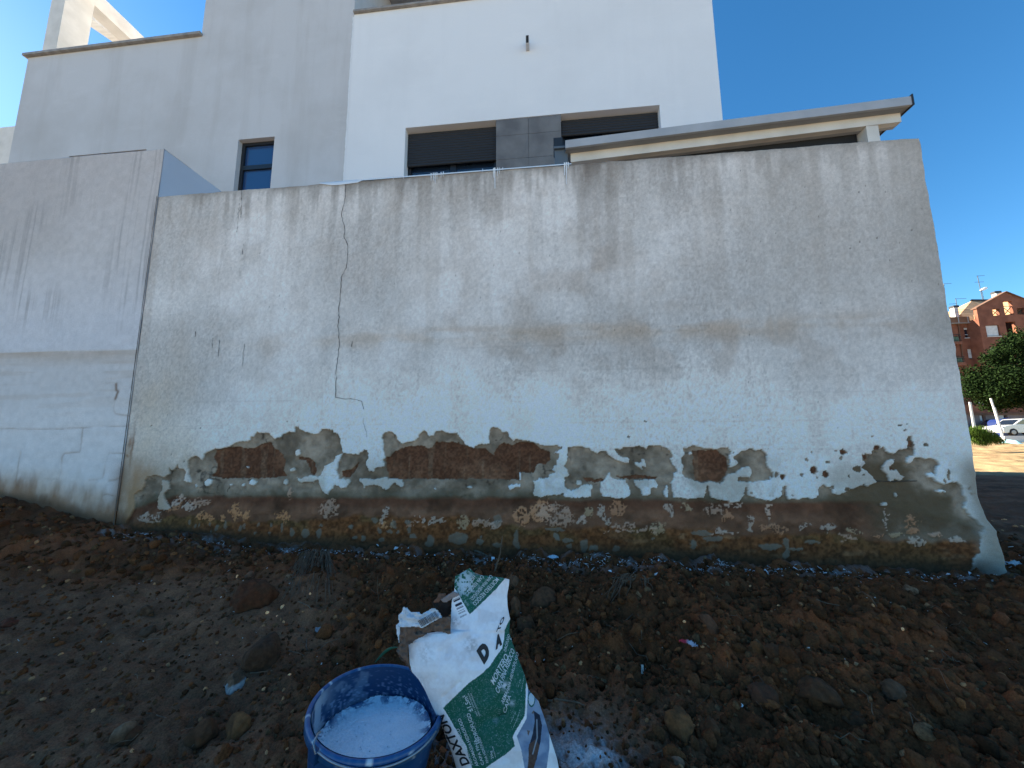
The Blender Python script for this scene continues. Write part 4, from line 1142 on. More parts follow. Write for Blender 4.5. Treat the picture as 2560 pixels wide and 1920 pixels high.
def build_canopy():
    Z4 = zoomer(1700, 150, .3888); Z3 = zoomer(850, 0, .4521)
    YF, YB = 4.2, 4.31
    tl, tr = onY(*Z3([(1246, 776)])[0], YF), onY(*Z4([(1486, 232)])[0], YF)
    bl, br = onY(*Z3([(1246, 818)])[0], YF), onY(*Z4([(1500, 285)])[0], YF)
    bl[0] = tl[0]; br[0] = tr[0]
    root = empty('porch_canopy', (0, YF, 0))
    tag(root, 'grey and cream porch roof canopy rising to the right above the peeling wall', 'canopy')
    up = np.array([0, 0, 1.0])
    def slab(name, a, b, ha, hb, y0, y1, mat, bev=0):
        bm = bmesh.new()
        hexa(bm, [(a[0], y0, a[2] - ha), (b[0], y0, b[2] - hb), (b[0], y1, b[2] - hb), (a[0], y1, a[2] - ha),
                  (a[0], y0, a[2]), (b[0], y0, b[2]), (b[0], y1, b[2]), (a[0], y1, a[2])])
        return link(name, bm_mesh(name, bm), mat, root)
    ha, hb = tl[2] - bl[2], tr[2] - br[2]
    slab('fascia', tl, tr, ha, hb, YF, YF + 0.03, M_fascia)
    e = np.array([0.0, 0, -0.012])
    slab('roof_slab', tl + e, tr + e, ha - 0.016, hb - 0.016, YF + 0.031, 5.48, M_soffit)
    # thin dark drip edge at the free end
    boxes('drip_edge', [((tr[0] + 0.001, YF - 0.01, br[2] - 0.01), (tr[0] + 0.014, YF + 0.9, tr[2] + 0.02))], M_shutter, root)
    # cream beam set back under the roof
    b0 = onY(*Z3([(1275, 850)])[0], YB); b1 = onY(*Z4([(1415, 340)])[0], YB)
    c0 = onY(*Z3([(1275, 897)])[0], YB); c1 = onY(*Z4([(1423, 396)])[0], YB)
    zi = lambda x: np.interp(x, [tl[0], tr[0]], [bl[2], br[2]]) - 0.0
    b0[2] = zi(b0[0]) + .004; b1[2] = zi(b1[0]) + .004
    slab('beam', b0, b1, b0[2] - c0[2], b1[2] - c1[2], YB, YB + 0.07, M_cream)
    # rough dark lower arris, in lumps
    pa = onY(*Z4([(1196, 412)])[0], YB); pb = onY(*Z4([(1275, 412)])[0], YB)
    zbm = np.interp(pa[0], [c0[0], c1[0]], [c0[2], c1[2]])
    box('post', (pa[0], YB + 0.004, 1.5), (pb[0], YB + 0.21, zbm - 0.001), M_cream, root)
    # ceiling behind the beam, then a black sheet standing in for the porch's shade
    dz = -0.25
    slab('ceiling_board', c0 + np.array([0.05, 0, 0.02]), c1 + np.array([0, 0, 0.02]), .02, .02, YB + 0.071, 4.425, M_fascia)
    cm = c0 + (c1 - c0) * ((pa[0] - 0.02 - c0[0]) / (c1[0] - c0[0]))
    slab('porch_shade_sheet', c0 + np.array([0.45, 0, 0.03]), cm + np.array([0, 0, 0.0]), 1.9, 2.2, 4.427, 4.46, M_dark)
    # rainwater outlet at the low end
    q = onY(*Z3([(1245, 845)])[0], YB)
    bm = bmesh.new()
    add_box(bm, (q[0] - 0.13, YB - 0.02, q[2] - 0.35), (q[0] + 0.03, YB + 0.1, q[2] + 0.03), 0.004)
    add_box(bm, (q[0] - 0.14, YB - 0.05, q[2] + 0.031), (q[0] + 0.05, YB + 0.12, q[2] + 0.06), 0.004)
    link('gutter_box', bm_mesh('gutter_box', bm), mat_plain('blue_grey_zinc', (0.10, 0.13, 0.16), 0.5), root)
    box('gutter_spout', (q[0] - 0.14, YB - 0.02, q[2] + 0.07), (q[0] - 0.03, YB + 0.12, q[2] + 0.20), M_shutter, root)
build_canopy()


# =================================================================== STONES, CLODS AND LITTER
def ico(sub):
    bm = bmesh.new()
    bmesh.ops.create_icosphere(bm, subdivisions=sub, radius=1.0)
    v = np.array([p.co[:] for p in bm.verts]); f = np.array([[q.index for q in fc.verts] for fc in bm.faces])
    bm.free()
    return v, f
ICO1, ICO2, ICO3 = ico(1), ico(2), ico(4)
def lump(v, seed, amp, ang=0.0):
    """noisy, slightly faceted stone from unit-sphere vertices"""
    o = np.array([seed * 1.37, seed * 2.11, seed * 0.73])
    x = v + o
    n = fbm(x[:, 0] * 1.3 + x[:, 2] * 0.7, x[:, 1] * 1.3 - x[:, 2] * 0.9, 4, int(seed) % 97)
    r = 1 + amp * (n - 0.5) * 2
    q = v * r[:, None]
    if ang > 0:
        rg = np.random.default_rng(int(seed * 13) % 10007)
        for _ in range(9):       # planar cuts give broken facets
            d = rg.normal(size=3); d /= np.linalg.norm(d)
            lim = 1 - ang * rg.uniform(0.3, 1.0)
            t = q @ d
            over = np.maximum(t - lim, 0)
            q = q - d[None, :] * (over * 0.92)[:, None]
    return q
def rotm(rg):
    a, b, c = rg.uniform(0, 6.28, 3)
    return np.array(Matrix.Rotation(a, 3, 'X') @ Matrix.Rotation(b, 3, 'Y') @ Matrix.Rotation(c, 3, 'Z'))
def ground_hit(x, y):
    """where the view through a photo pixel meets the soil"""
    d = ray(x, y)
    t = 0.3
    for _ in range(400):
        p = CAM + d * t
        if p[2] <= float(ground_z(p[0:1], p[1:2])[0]):
            break
        t += 0.01 + 0.004 * t
    return p
def scatter_clods():
    rg = np.random.default_rng(5)
    V, F, C = [], [], []
    n = 0
    def put(x, y, r, base, sub, amp, ang, col, flat=0.8, sink=0.35):
        nonlocal n
        v = lump(base[0], rg.integers(1, 9000), amp, ang)
        v = v * (r * np.array([rg.uniform(.8, 1.25), rg.uniform(.8, 1.2), rg.uniform(.6, 1.0) * flat]))
        R_ = rotm(rg) if flat > 0.7 else np.array(Matrix.Rotation(rg.uniform(0, 6.28), 3, 'Z'))
        v = v @ R_.T
        v = v + np.array([x, y, gz(x, y) + r * (0.9 * flat - 2 * sink) * 0.5])
        V.append(v); F.append(base[1] + n); n += len(v)
        c = np.tile(col, (len(v), 1)) * (1 + 0.3 * (rg.random((len(v), 1)) - .5))
        C.append(c * np.array([[2.9, 1.82, 1.05]]) * rg.uniform(.7, 1.35))
    # sample positions, denser near the camera so that the picture is evenly covered
    N = 27000
    th = rg.uniform(-1.02, 1.02, N) + math.pi / 2 + YAW
    rr = 0.55 * np.exp(rg.uniform(0, 1, N) ** 0.85 * math.log(5.2 / 0.55))
    X, Y = np.cos(th) * rr, np.sin(th) * rr
    keep = ~((Y > WALL_Y - 0.05) & (X < WX1 + 0.08)) & (rg.random(N) < (0.48 + 0.52 * lumpiness(X, Y) ** 1.3))
    keep &= ~((np.hypot(X + 0.40, Y - 0.92) < 0.16) | ((X > -0.28) & (X < 0.08) & (Y > 0.84) & (Y < 1.04)) | ((((X - .09) / .11) ** 2 + ((Y - 1.18) / .09) ** 2 < 1) & (rg.random(N) < .8)))
    X, Y, rr = X[keep], Y[keep], rr[keep]
    Zs = ground_z(X, Y)
    lmv = 0.6 + 0.4 * lumpiness(X, Y)
    cur = [0]
    def gz(x, y): return cur[0]
    pal = [(0.040, 0.022, 0.014), (0.032, 0.020, 0.014), (0.052, 0.029, 0.018), (0.028, 0.019, 0.014), (0.046, 0.024, 0.017), (0.060, 0.050, 0.042), (0.035, 0.028, 0.022)]
    for i in range(len(X)):
        cur[0] = Zs[i]
        u = rg.random()
        r = 0.0032 + 0.0085 * u ** 3 + 0.0027 * rr[i]
        if rg.random() < 0.05: r *= 1.8
        r *= lmv[i]
        c = np.array(pal[rg.choice(7, p=[.24, .2, .13, .2, .13, .03, .07])]) * rg.uniform(0.7, 1.35)
        put(X[i], Y[i], r, ICO1 if r < 0.011 else ICO2, 0, 0.55, 0.34, c, flat=rg.uniform(.7, 1))
    me = mesh_np('soil_clods', np.concatenate(V), np.concatenate(F), np.concatenate(C), smooth=False)
    o = link('soil_clods', me, M_soil)
    tag(o, kind='stuff')
    # larger lumps of earth
    V.clear(); F.clear(); C.clear(); n = 0
    N = 3000
    th = rg.uniform(-1.02, 1.02, N) + math.pi / 2 + YAW
    rr = 0.7 * np.exp(rg.uniform(0, 1, N) ** 0.8 * math.log(4.6 / 0.7))
    X, Y = np.cos(th) * rr, np.sin(th) * rr
    keep = ~((Y > WALL_Y - 0.07) & (X < WX1 + 0.1)) & (rg.random(N) < lumpiness(X, Y) ** 2)
    keep &= ~((np.hypot(X + 0.40, Y - 0.92) < 0.19) | ((X > -0.30) & (X < 0.10) & (Y > 0.80) & (Y < 1.06)) | (((X - .09) / .14) ** 2 + ((Y - 1.18) / .11) ** 2 < 1))
    X, Y, rr = X[keep], Y[keep], rr[keep]
    Zs = ground_z(X, Y)
    for i in range(len(X)):
        cur[0] = Zs[i]
        r = 0.009 + 0.020 * rg.random() ** 3 + 0.003 * rr[i]
        c = np.array(pal[rg.choice(7, p=[.25, .25, .15, .15, .15, .01, .04])]) * rg.uniform(0.75, 1.25)
        put(X[i], Y[i], r, ICO2, 0, 0.75, 0.26, c, flat=rg.uniform(.72, .95), sink=.42)
    me = mesh_np('soil_lumps', np.concatenate(V), np.concatenate(F), np.concatenate(C), smooth=False)
    o = link('soil_lumps', me, M_soil)
    tag(o, kind='stuff')
    # pale grit lying on the trodden soil at the left and along the right
    V.clear(); F.clear(); C.clear(); n = 0
    N = 900
    th = rg.uniform(-1.02, 1.02, N) + math.pi / 2 + YAW
    rr = 0.7 * np.exp(rg.uniform(0, 1, N) ** 0.7 * math.log(7 / 0.7))
    X, Y = np.cos(th) * rr, np.sin(th) * rr
    keep = ~((Y > WALL_Y - 0.05) & (X < WX1 + 0.08))
    X, Y, rr = X[keep], Y[keep], rr[keep]
    Zs = ground_z(X, Y)
    for i in range(len(X)):
        cur[0] = Zs[i]
        g = rg.uniform(0.05, 0.17)
        if rg.random() < 0.06: g = 0.4
        put(X[i], Y[i], 0.003 + 0.004 * rg.random() ** 2 + 0.0022 * rr[i], ICO1, 0, 0.3, 0.2, np.array([g * 1.2, g * .86, g * .64]), flat=.75)
    me = mesh_np('grit', np.concatenate(V), np.concatenate(F), np.concatenate(C), smooth=False)
    tag(link('grit', me, M_rock), kind='stuff')
scatter_clods()

def rock(px, py, w, h, col, seed, label, ang=0.3, tilt=0.0, sink=0.50, dirt=None, name='stone', cat='stone', group=None):
    """a stone whose outline is about w x h photo pixels, standing where that pixel meets the ground"""
    p = ground_hit(px, py + h * 0.35)
    dist = (p - CAM) @ FWD
    s = dist / FPX
    rx, rz = w * s * 0.5, h * s * 0.5
    v = lump(ICO3[0], seed, 0.42, ang + 0.12)
    v = v * (1 + 0.10 * (ridged(v[:, 0] * 3 + seed, v[:, 1] * 3 + v[:, 2] * 2.3, 4, seed + 9) - .6))[:, None]
    col = tuple(np.array(col) * np.array([1.45, 0.88, 0.56]))
    v = v * np.array([rx, (rx + rz) * 0.5, rz])
    Rm = np.array(Matrix.Rotation(tilt, 3, 'Y') @ Matrix.Rotation(0.3, 3, 'X'))
    v = v @ Rm.T
    o = np.array([p[0], p[1] + 0.5 * rz, p[2] + rz * (0.8 - sink)])
    q = v + o
    n = fbm(q[:, 0] * 60 + q[:, 2] * 40, q[:, 1] * 60 - q[:, 2] * 50, 4, seed)
    c = np.tile(np.array(col), (len(v), 1)) * (0.6 + 0.8 * n)[:, None]
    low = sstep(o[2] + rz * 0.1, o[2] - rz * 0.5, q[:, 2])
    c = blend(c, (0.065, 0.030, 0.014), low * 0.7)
    c = blend(c, (0.070, 0.034, 0.017), sstep(0.42, 0.6, fbm(q[:, 0] * 45 + 3, q[:, 2] * 45 + q[:, 1] * 30, 4, seed + 40)) * 0.6)
    if dirt is not None:
        c = blend(c, dirt, sstep(0.50, 0.58, fbm(q[:, 0] * 28, q[:, 2] * 28, 3, seed + 4)))
    q = q + (v / np.linalg.norm(v, axis=1)[:, None]) * ((n - .5) * 0.20 * rx)[:, None]
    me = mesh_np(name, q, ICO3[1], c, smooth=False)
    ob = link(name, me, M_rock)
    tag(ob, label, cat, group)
    return ob
G_ = 'loose stones and clods on the dug earth'
BR, RD, GR, TN = (0.060, 0.040, 0.027), (0.068, 0.034, 0.021), (0.11, 0.095, 0.085), (0.115, 0.075, 0.042)
rock(612, 1488, 104, 96, RD, 3, 'large smooth reddish brown boulder left of the bag above the bucket', 0.15, 0.5, group=G_)
rock(636, 1640, 92, 100, (0.052, 0.040, 0.034), 5, 'big dark rounded clod splashed with white left of the bucket', 0.12, 0.3, group=G_)
rock(577, 1714, 64, 56, GR, 7, 'knobbly stone crusted with white left of the blue bucket', 0.3, 0.2, dirt=(0.26, 0.25, 0.235), group=G_)
rock(288, 1836, 50, 62, (0.115, 0.108, 0.10), 11, 'smooth grey stone leaning on a brown clod at the lower left', 0.15, 0.6, group=G_)
rock(300, 1846, 84, 56, BR, 12, 'brown clod under the smooth grey stone at the lower left', 0.3, group=G_)
rock(588, 1822, 66, 70, TN, 14, 'yellowish brown angular stone left of the bucket foot', 0.35, 0.7, group=G_)
rock(494, 1836, 74, 56, BR, 15, 'wide dark brown clod between the grey stone and the yellowish stone', 0.2, group=G_)
rock(242, 1584, 36, 26, RD, 16, 'small red brown angular stone on the grey trodden soil', 0.4, group=G_)
rock(14, 1560, 48, 26, (0.085, 0.035, 0.027), 17, 'flat red stone cut by the left border of the photo', 0.3, group=G_)
rock(356, 1528, 38, 32, (0.07, 0.06, 0.052), 18, 'grey brown stone on the trodden soil nearest above the flat slab', 0.3, group=G_)
rock(362, 1576, 46, 24, (0.06, 0.05, 0.042), 19, 'thin flat brown slab lying on the trodden soil', 0.3, group=G_)
rock(1281, 1456, 42, 44, (0.105, 0.085, 0.072), 21, 'grey brown block touching the top right corner of the bag', 0.4, group=G_)
rock(1356, 1490, 70, 68, (0.075, 0.052, 0.038), 22, 'pyramid shaped grey brown rock right of the bag top', 0.5, group=G_)
rock(1288, 1520, 40, 54, (0.115, 0.082, 0.062), 23, 'upright tan stone against the right side of the bag', 0.35, group=G_)
rock(1316, 1566, 54, 44, BR, 24, 'round brown clod against the bag below the tan stone', 0.25, group=G_)
rock(1780, 1568, 50, 84, (0.088, 0.058, 0.045), 25, 'tall pointed reddish slab standing in the dug earth', 0.5, -0.5, group=G_)
rock(1900, 1624, 36, 44, (0.115, 0.068, 0.034), 27, 'ochre oval stone right of the red and white wrapper', 0.2, group=G_)
rock(1942, 1628, 52, 40, BR, 28, 'brown clod just right of the ochre oval stone', 0.25, group=G_)
rock(1707, 1812, 68, 72, TN, 31, 'broad ochre brown angular stone, left of a pair near the lower edge', 0.4, group=G_)
rock(1784, 1830, 52, 66, (0.105, 0.062, 0.036), 32, 'narrow ochre brown stone, right of a pair near the lower edge', 0.35, 0.4, group=G_)
rock(1916, 1740, 72, 62, (0.062, 0.040, 0.032), 33, 'dark purplish clod above the row of small clods at the lower right', 0.25, group=G_)
rock(2060, 1728, 110, 50, BR, 34, 'long low ridge shaped clod in the right foreground', 0.2, group=G_)
rock(2244, 1734, 62, 50, (0.075, 0.064, 0.056), 35, 'greyish clod in the right foreground', 0.25, group=G_)
rock(2150, 1800, 64, 46, BR, 36, 'brown clod in the lower right foreground below the greyish one', 0.25, group=G_)
rock(2278, 1474, 34, 20, (0.17, 0.15, 0.13), 37, 'small pale stone lying right before the end of the wall', 0.2, group=G_)
rock(1480, 1576, 20, 22, (0.12, 0.095, 0.07), 38, 'small pale brown pebble right of the bag lettering', 0.2, group=G_)
rock(1696, 1908, 36, 26, (0.14, 0.135, 0.13), 39, 'grey pebble at the bottom border right of the spilled powder', 0.2, group=G_)
rock(720, 1442, 18, 16, (0.19, 0.165, 0.14), 41, 'tiny pale pebble left of the dry root tuft', 0.2, group=G_)
rock(724, 1480, 18, 15, (0.18, 0.165, 0.15), 42, 'tiny pale pebble below the dry root tuft', 0.2, group=G_)
rock(618, 1440, 26, 26, (0.14, 0.10, 0.085), 43, 'pinkish pebble on top of the large reddish boulder', 0.2, group=G_)
rock(584, 1376, 30, 34, (0.062, 0.042, 0.035), 44, 'brown stone standing at the wall foot above the pale round one', 0.35, group=G_)
rock(584, 1392, 28, 20, (0.085, 0.066, 0.055), 45, 'round pale brown stone just below the wall foot', 0.15, group=G_)

def flake_stuff():
    """chips of white plaster fallen along the wall"""
    rg = np.random.default_rng(21)
    V, F, C = [], [], []
    n = 0
    def flake(x, y, r, col, lift=0.012):
        nonlocal n
        k = rg.integers(4, 7)
        a = np.sort(rg.uniform(0, 2 * math.pi, k))
        rad = r * rg.uniform(0.5, 1.1, k)
        asp = rg.uniform(0.3, 0.9)
        top = np.stack([np.cos(a) * rad, np.sin(a) * rad * asp, np.zeros(k)], 1)
        t = 0.0018
        pts = np.concatenate([top, top - [0, 0, t]])
        Rm = np.array(Matrix.Rotation(rg.uniform(0, 6.28), 3, 'Z') @ Matrix.Rotation(rg.normal(0, .45), 3, 'X') @ Matrix.Rotation(rg.normal(0, .45), 3, 'Y'))
        z = float(ground_z(np.array([x]), np.array([y]))[0])
        pts = pts @ Rm.T + [x, y, z + lift + r * 0.25]
        V.append(pts)
        for i in range(1, k - 1):
            F.append((n, n + i, n + i + 1)); F.append((n + k, n + k + i + 1, n + k + i))
        for i in range(k):
            j = (i + 1) % k
            F.append((n + i, n + k + i, n + k + j)); F.append((n + i, n + k + j, n + j))
        C.append(np.tile(col, (2 * k, 1)))
        n += 2 * k
    for _ in range(2200):
        x = rg.uniform(-3.1, 3.0)
        dens = np.interp(x, [-3.2, -2.6, -1.9, -1.6, -1.1, -0.5, 0.2, 1.2, 2.0, 3.0], [.25, .12, .2, .9, .5, .25, 1, 1, .7, .6])
        if rg.random() > dens: continue
        y = WALL_Y - 0.06 - abs(rg.normal(0, 0.12)) - 0.03 * (x > 0)
        r = 0.004 + 0.017 * rg.random() ** 4
        g = rg.uniform(0.5, 0.85)
        flake(x, y, r, (g, g, g * 1.02))
    for _ in range(170):
        x = rg.uniform(-2.4, 3.2); y = WALL_Y - rg.uniform(0.15, 1.3) ** 1.0
        g = rg.uniform(0.3, 0.6)
        flake(x, y, 0.0025 + 0.006 * rg.random() ** 3, (g, g, g))
    for _ in range(40):
        x = 2.75 + abs(rg.normal(0, .35)); y = WALL_Y + rg.uniform(-.4, 1.2)
        flake(x, y, 0.008 + 0.018 * rg.random() ** 2, (.6, .6, .61))
    me = mesh_np('plaster_chips', np.concatenate(V), np.array(F), np.concatenate(C), smooth=False)
    tag(link('plaster_chips', me, M_litter), kind='stuff')
flake_stuff()

def fine_roots():
    rg = np.random.default_rng(77)
    L = []
    for _ in range(170):
        th = rg.uniform(-.95, .95) + math.pi / 2 + YAW
        r = 0.9 * math.exp(rg.random() * math.log(3.4 / .9))
        x, y = math.cos(th) * r, math.sin(th) * r
        if y > WALL_Y - .08 or (-.6 < x < .1 and y < 1.12): continue
        a = rg.uniform(0, 6.28); ln = rg.uniform(.02, .10)
        pts = []
        for t in np.linspace(0, 1, 6):
            px, py = x + math.cos(a) * ln * t + rg.normal(0, .004), y + math.sin(a) * ln * t + rg.normal(0, .004)
            pts.append((px, py, float(ground_z(np.array([px]), np.array([py]))[0]) + .008 + .012 * math.sin(math.pi * t) * rg.random()))
        L.append((pts, rg.uniform(.0006, .0016)))
    tag(tubes('fine_roots', L, M_root, seg=4), kind='stuff')
fine_roots()

def scrap(px, py, pts, label, mats, name='paper_scrap', cat='scrap', crumple=0.25, seed=1, rise=0.3, col=(0.65, 0.67, 0.70), colf=None):
    """a crumpled sheet: outline in photo pixels about (px, py), modelled flat on the slope then creased"""
    p = ground_hit(px, py)
    s = ((p - CAM) @ FWD) / FPX
    P = np.array(pts, float)
    x0, y0 = P.min(0); x1, y1 = P.max(0)
    nx, ny = 14, 10
    gx, gy = np.meshgrid(np.linspace(x0, x1, nx), np.linspace(y0, y1, ny))
    gx, gy = gx.ravel(), gy.ravel()
    ins = inside(P, gx, gy)
    w = (x1 - x0) * s
    h = crumple * w * (fbm(gx * 0.22 + seed, gy * 0.22, 3, seed) - 0.3)
    X = p[0] + (gx - (x0 + x1) / 2) * s
    zc = -(gy - (y0 + y1) / 2) * s
    V = np.stack([X, p[1] + zc * (1 - rise) * 1.2 - h * 0.4, p[2] + 0.006 + (zc + (y1 - y0) * s * 0.5) * rise + h * 0.8 + 0.002], 1)
    f = grid_faces(nx, ny)
    f = f[ins[f].sum(1) >= 3]
    cc = np.tile(np.array(col), (len(V), 1))
    if colf: cc = colf(gx, gy, cc)
    me = mesh_np(name, V, f, cc, smooth=False)
    ob = link(name, me, M_litter)
    md = ob.modifiers.new('thickness', 'SOLIDIFY'); md.thickness = 0.0015; md.offset = 0
    tag(ob, label, cat)
    return ob
scrap(937, 1370, [(924, 1372), (930, 1362), (938, 1364), (948, 1360), (951, 1376), (940, 1374), (926, 1377)], 'bright white angular paper scrap at the wall foot above the bag', None, seed=3, col=(.78, .8, .84), rise=.8)
scrap(1382, 1400, [(1366, 1404), (1378, 1392), (1392, 1396), (1400, 1404), (1384, 1408)], 'largest white crumpled flake right of the bag near the wall', None, seed=5, rise=.5)
scrap(1850, 1774, [(1842, 1776), (1845, 1766), (1856, 1764), (1862, 1774), (1852, 1784), (1843, 1783)], 'white chip lying above the pair of ochre stones', None, seed=6)
scrap(1607, 1690, [(1603, 1704), (1606, 1676), (1613, 1676), (1609, 1704)], 'short pale stick end standing in the dug earth', None, name='pale_stick', cat='stick', seed=7, crumple=.1, col=(.42, .38, .32), rise=.6)
def wrap_col(gx, gy, c):
    return blend(c, (0.50, 0.03, 0.05), sstep(1724, 1718, gx + (gy - 1620) * 0.3))
scrap(1722, 1622, [(1698, 1614), (1716, 1612), (1734, 1618), (1748, 1634), (1732, 1638), (1722, 1628), (1708, 1626)], 'crumpled red and white wrapper on the dug earth', None, name='wrapper', cat='wrapper', seed=8, col=(.50, .42, .46), colf=wrap_col, rise=.5)
scrap(652, 1660, [(632, 1674), (640, 1662), (654, 1644), (662, 1648), (660, 1664), (648, 1680), (636, 1690)], 'white torn plastic film on the big dark clod', None, name='plastic_film', cat='film', seed=9, col=(.55, .6, .66), rise=.7, crumple=.4)
scrap(796, 1584, [(782, 1576), (798, 1576), (808, 1588), (800, 1594), (788, 1590)], 'pale grey plastic bit between the clods left of the bag', None, name='plastic_bit', cat='film', seed=10, col=(.22, .22, .23))
scrap(2432, 1418, [(2420, 1420), (2440, 1410), (2470, 1412), (2478, 1424), (2450, 1430)], 'lump of pale spilled mortar just right of the wall end', None, name='mortar_lump', cat='mortar', seed=12, col=(.42, .42, .42), rise=.4)
scrap(2530, 1418, [(2510, 1424), (2520, 1408), (2560, 1412), (2600, 1420), (2560, 1430)], 'white mortar debris cut by the right border of the photo', None, name='mortar_lump', cat='mortar', seed=13, col=(.5, .5, .52), rise=.4)

def stick(px_list, rad, label, name='twig', cat='twig', lift=0.01, mat=M_root, taper=0.5):
    pts = []
    for i, (x, y) in enumerate(px_list):
        p = ground_hit(x, y)
        pts.append(p + np.array([0, 0, lift]))
    pts = np.array(pts)
    q = [pts[0]]
    for a, b in zip(pts[:-1], pts[1:]):
        for t in (0.33, 0.66, 1.0):
            q.append(a + (b - a) * t + RNG.normal(0, rad * 0.5, 3) * (t < 1))
    r = np.linspace(rad, rad * taper, len(q))
    o = tubes(name, [(q, r)], mat)
    tag(o, label, cat)
    return o
def standing(px0, px1, rad, label, name='twig', cat='twig', bend=0.0, mat=M_root, forward=0.0):
    """a stalk rooted at px0, whose tip shows at px1"""
    p = ground_hit(*px0)
    t = onY(px1[0], px1[1], p[1] - forward)
    m = (p + t) / 2 + np.array([bend, 0, 0])
    o = tubes(name, [([p - [0, 0, .01], p * .6 + m * .4, m, m * .4 + t * .6, t], [rad, rad * .9, rad * .75, rad * .6, rad * .4])], mat)
    tag(o, label, cat)
    return o
stick([(1140, 1370), (1180, 1378), (1215, 1392), (1234, 1402)], 0.009, 'thick dead stick lying at the wall foot above the bag', name='dead_stick', cat='stick')
stick([(1165, 1384), (1200, 1394), (1226, 1404)], 0.005, 'thinner dead stick just below the thick one above the bag', name='dead_stick', cat='stick')
standing((1236, 1430), (1256, 1340), 0.006, 'dry upright stalk leaning right above the bag', bend=0.01)
stick([(1370, 1760), (1400, 1758), (1440, 1764), (1462, 1772)], 0.0035, 'brown twig on the trodden strip right of the bag')
stick([(1392, 1608), (1420, 1592), (1450, 1588)], 0.002, 'curved thin rootlet right of the bag lettering')
stick([(745, 1510), (770, 1520), (786, 1536)], 0.0035, 'short thick twig below the dry root tuft')
stick([(768, 1632), (766, 1600), (756, 1576)], 0.0028, 'upright thin twig left of the bag mouth')
stick([(720, 1634), (760, 1646)], 0.003, 'short brown twig above the bucket rim')
stick([(785, 1640), (820, 1612), (868, 1598)], 0.0016, 'long fine stem between the bucket and the bag mouth')
stick([(355, 1790), (385, 1794), (420, 1806)], 0.0022, 'pale bent straw on the trodden soil lower left')
stick([(1600, 1448), (1635, 1450)], 0.004, 'pale short straw near the wall right of the bag')
stick([(625, 1690), (680, 1684)], 0.0018, 'thin twig crossing the big dark clod')
stick([(360, 1606), (405, 1602), (440, 1590)], 0.0022, 'thin dark twig on the trodden soil')
stick([(1494, 1650), (1510, 1640), (1500, 1664), (1540, 1658)], 0.0012, 'tangled pale thread right of the bag lettering', name='thread', cat='thread')
stick([(1560, 1562), (1584, 1540), (1612, 1534)], 0.0025, 'arched rootlet on the dug earth near the pale pebble')
stick([(2020, 1500), (2060, 1512), (2100, 1520)], 0.003, 'thin brown root in the middle of the dug earth at right')
standing((947, 1504), (945, 1436), 0.0014, 'single upright pale stalk left of the bag top', bend=-0.006)
# green leaf blade behind the bucket
M_leafblade = mat_plain('green_blade', (0.02, 0.10, 0.055), 0.5)
p0 = ground_hit(934, 1662); p1 = onY(995, 1618, p0[1] - 0.02)
V, F = [], []
for i, t in enumerate(np.linspace(0, 1, 8)):
    c = p0 * (1 - t) + p1 * t + np.array([0, 0, 0.018 * math.sin(math.pi * t)])
    w = 0.0065 * math.sin(math.pi * (0.15 + 0.8 * t))
    V += [c + [0, 0, w], c + [0, -0.002, 0], c - [0, 0, w]]
    if i: F += [(3 * i - 3, 3 * i, 3 * i + 1, 3 * i - 2), (3 * i - 2, 3 * i + 1, 3 * i + 2, 3 * i - 1)]
tag(link('leaf_blade', mesh_np('leaf_blade', V, F), M_leafblade), 'single green grass blade poking up behind the bucket rim', 'leaf')

def root_tuft(px, py, w, h, n, label):
    top = ground_hit(px, py)
    bot = ground_hit(px - w * 0.35, py + h)
    rg = np.random.default_rng(33)
    L = []
    for i in range(n):
        a = rg.uniform(-1, 1); s = w * 0.0011
        st_ = top + np.array([a * s * 0.55, rg.uniform(-.02, .02), 0.025 + rg.uniform(0, .03)])
        ln = rg.uniform(0.35, 1.0)
        en = top + (bot - top) * ln + np.array([a * s * 1.2 + rg.normal(0, .015), 0, 0.004])
        pts = []
        for t in np.linspace(0, 1, 9):
            q = st_ * (1 - t) + en * t
            q = q + np.array([math.sin(t * 9 + i) * .006, math.cos(t * 7 + i * 2) * .006, 0.035 * math.sin(math.pi * t) * rg.uniform(.5, 1)])
            g = float(ground_z(q[0:1], q[1:2])[0])
            q[2] = max(q[2], g + 0.003)
            pts.append(q)
        L.append((pts, np.linspace(0.0024, 0.0010, 9)))
    o = tubes('root_tuft', L, M_root, seg=4)
    tag(o, label, 'roots')
root_tuft(795, 1396, 110, 115, 80, 'tuft of dry hanging roots on the bank between wall and bucket')
root_tuft(1590, 1462, 90, 50, 22, 'sparse spread of thin roots on the bank right of the bag')

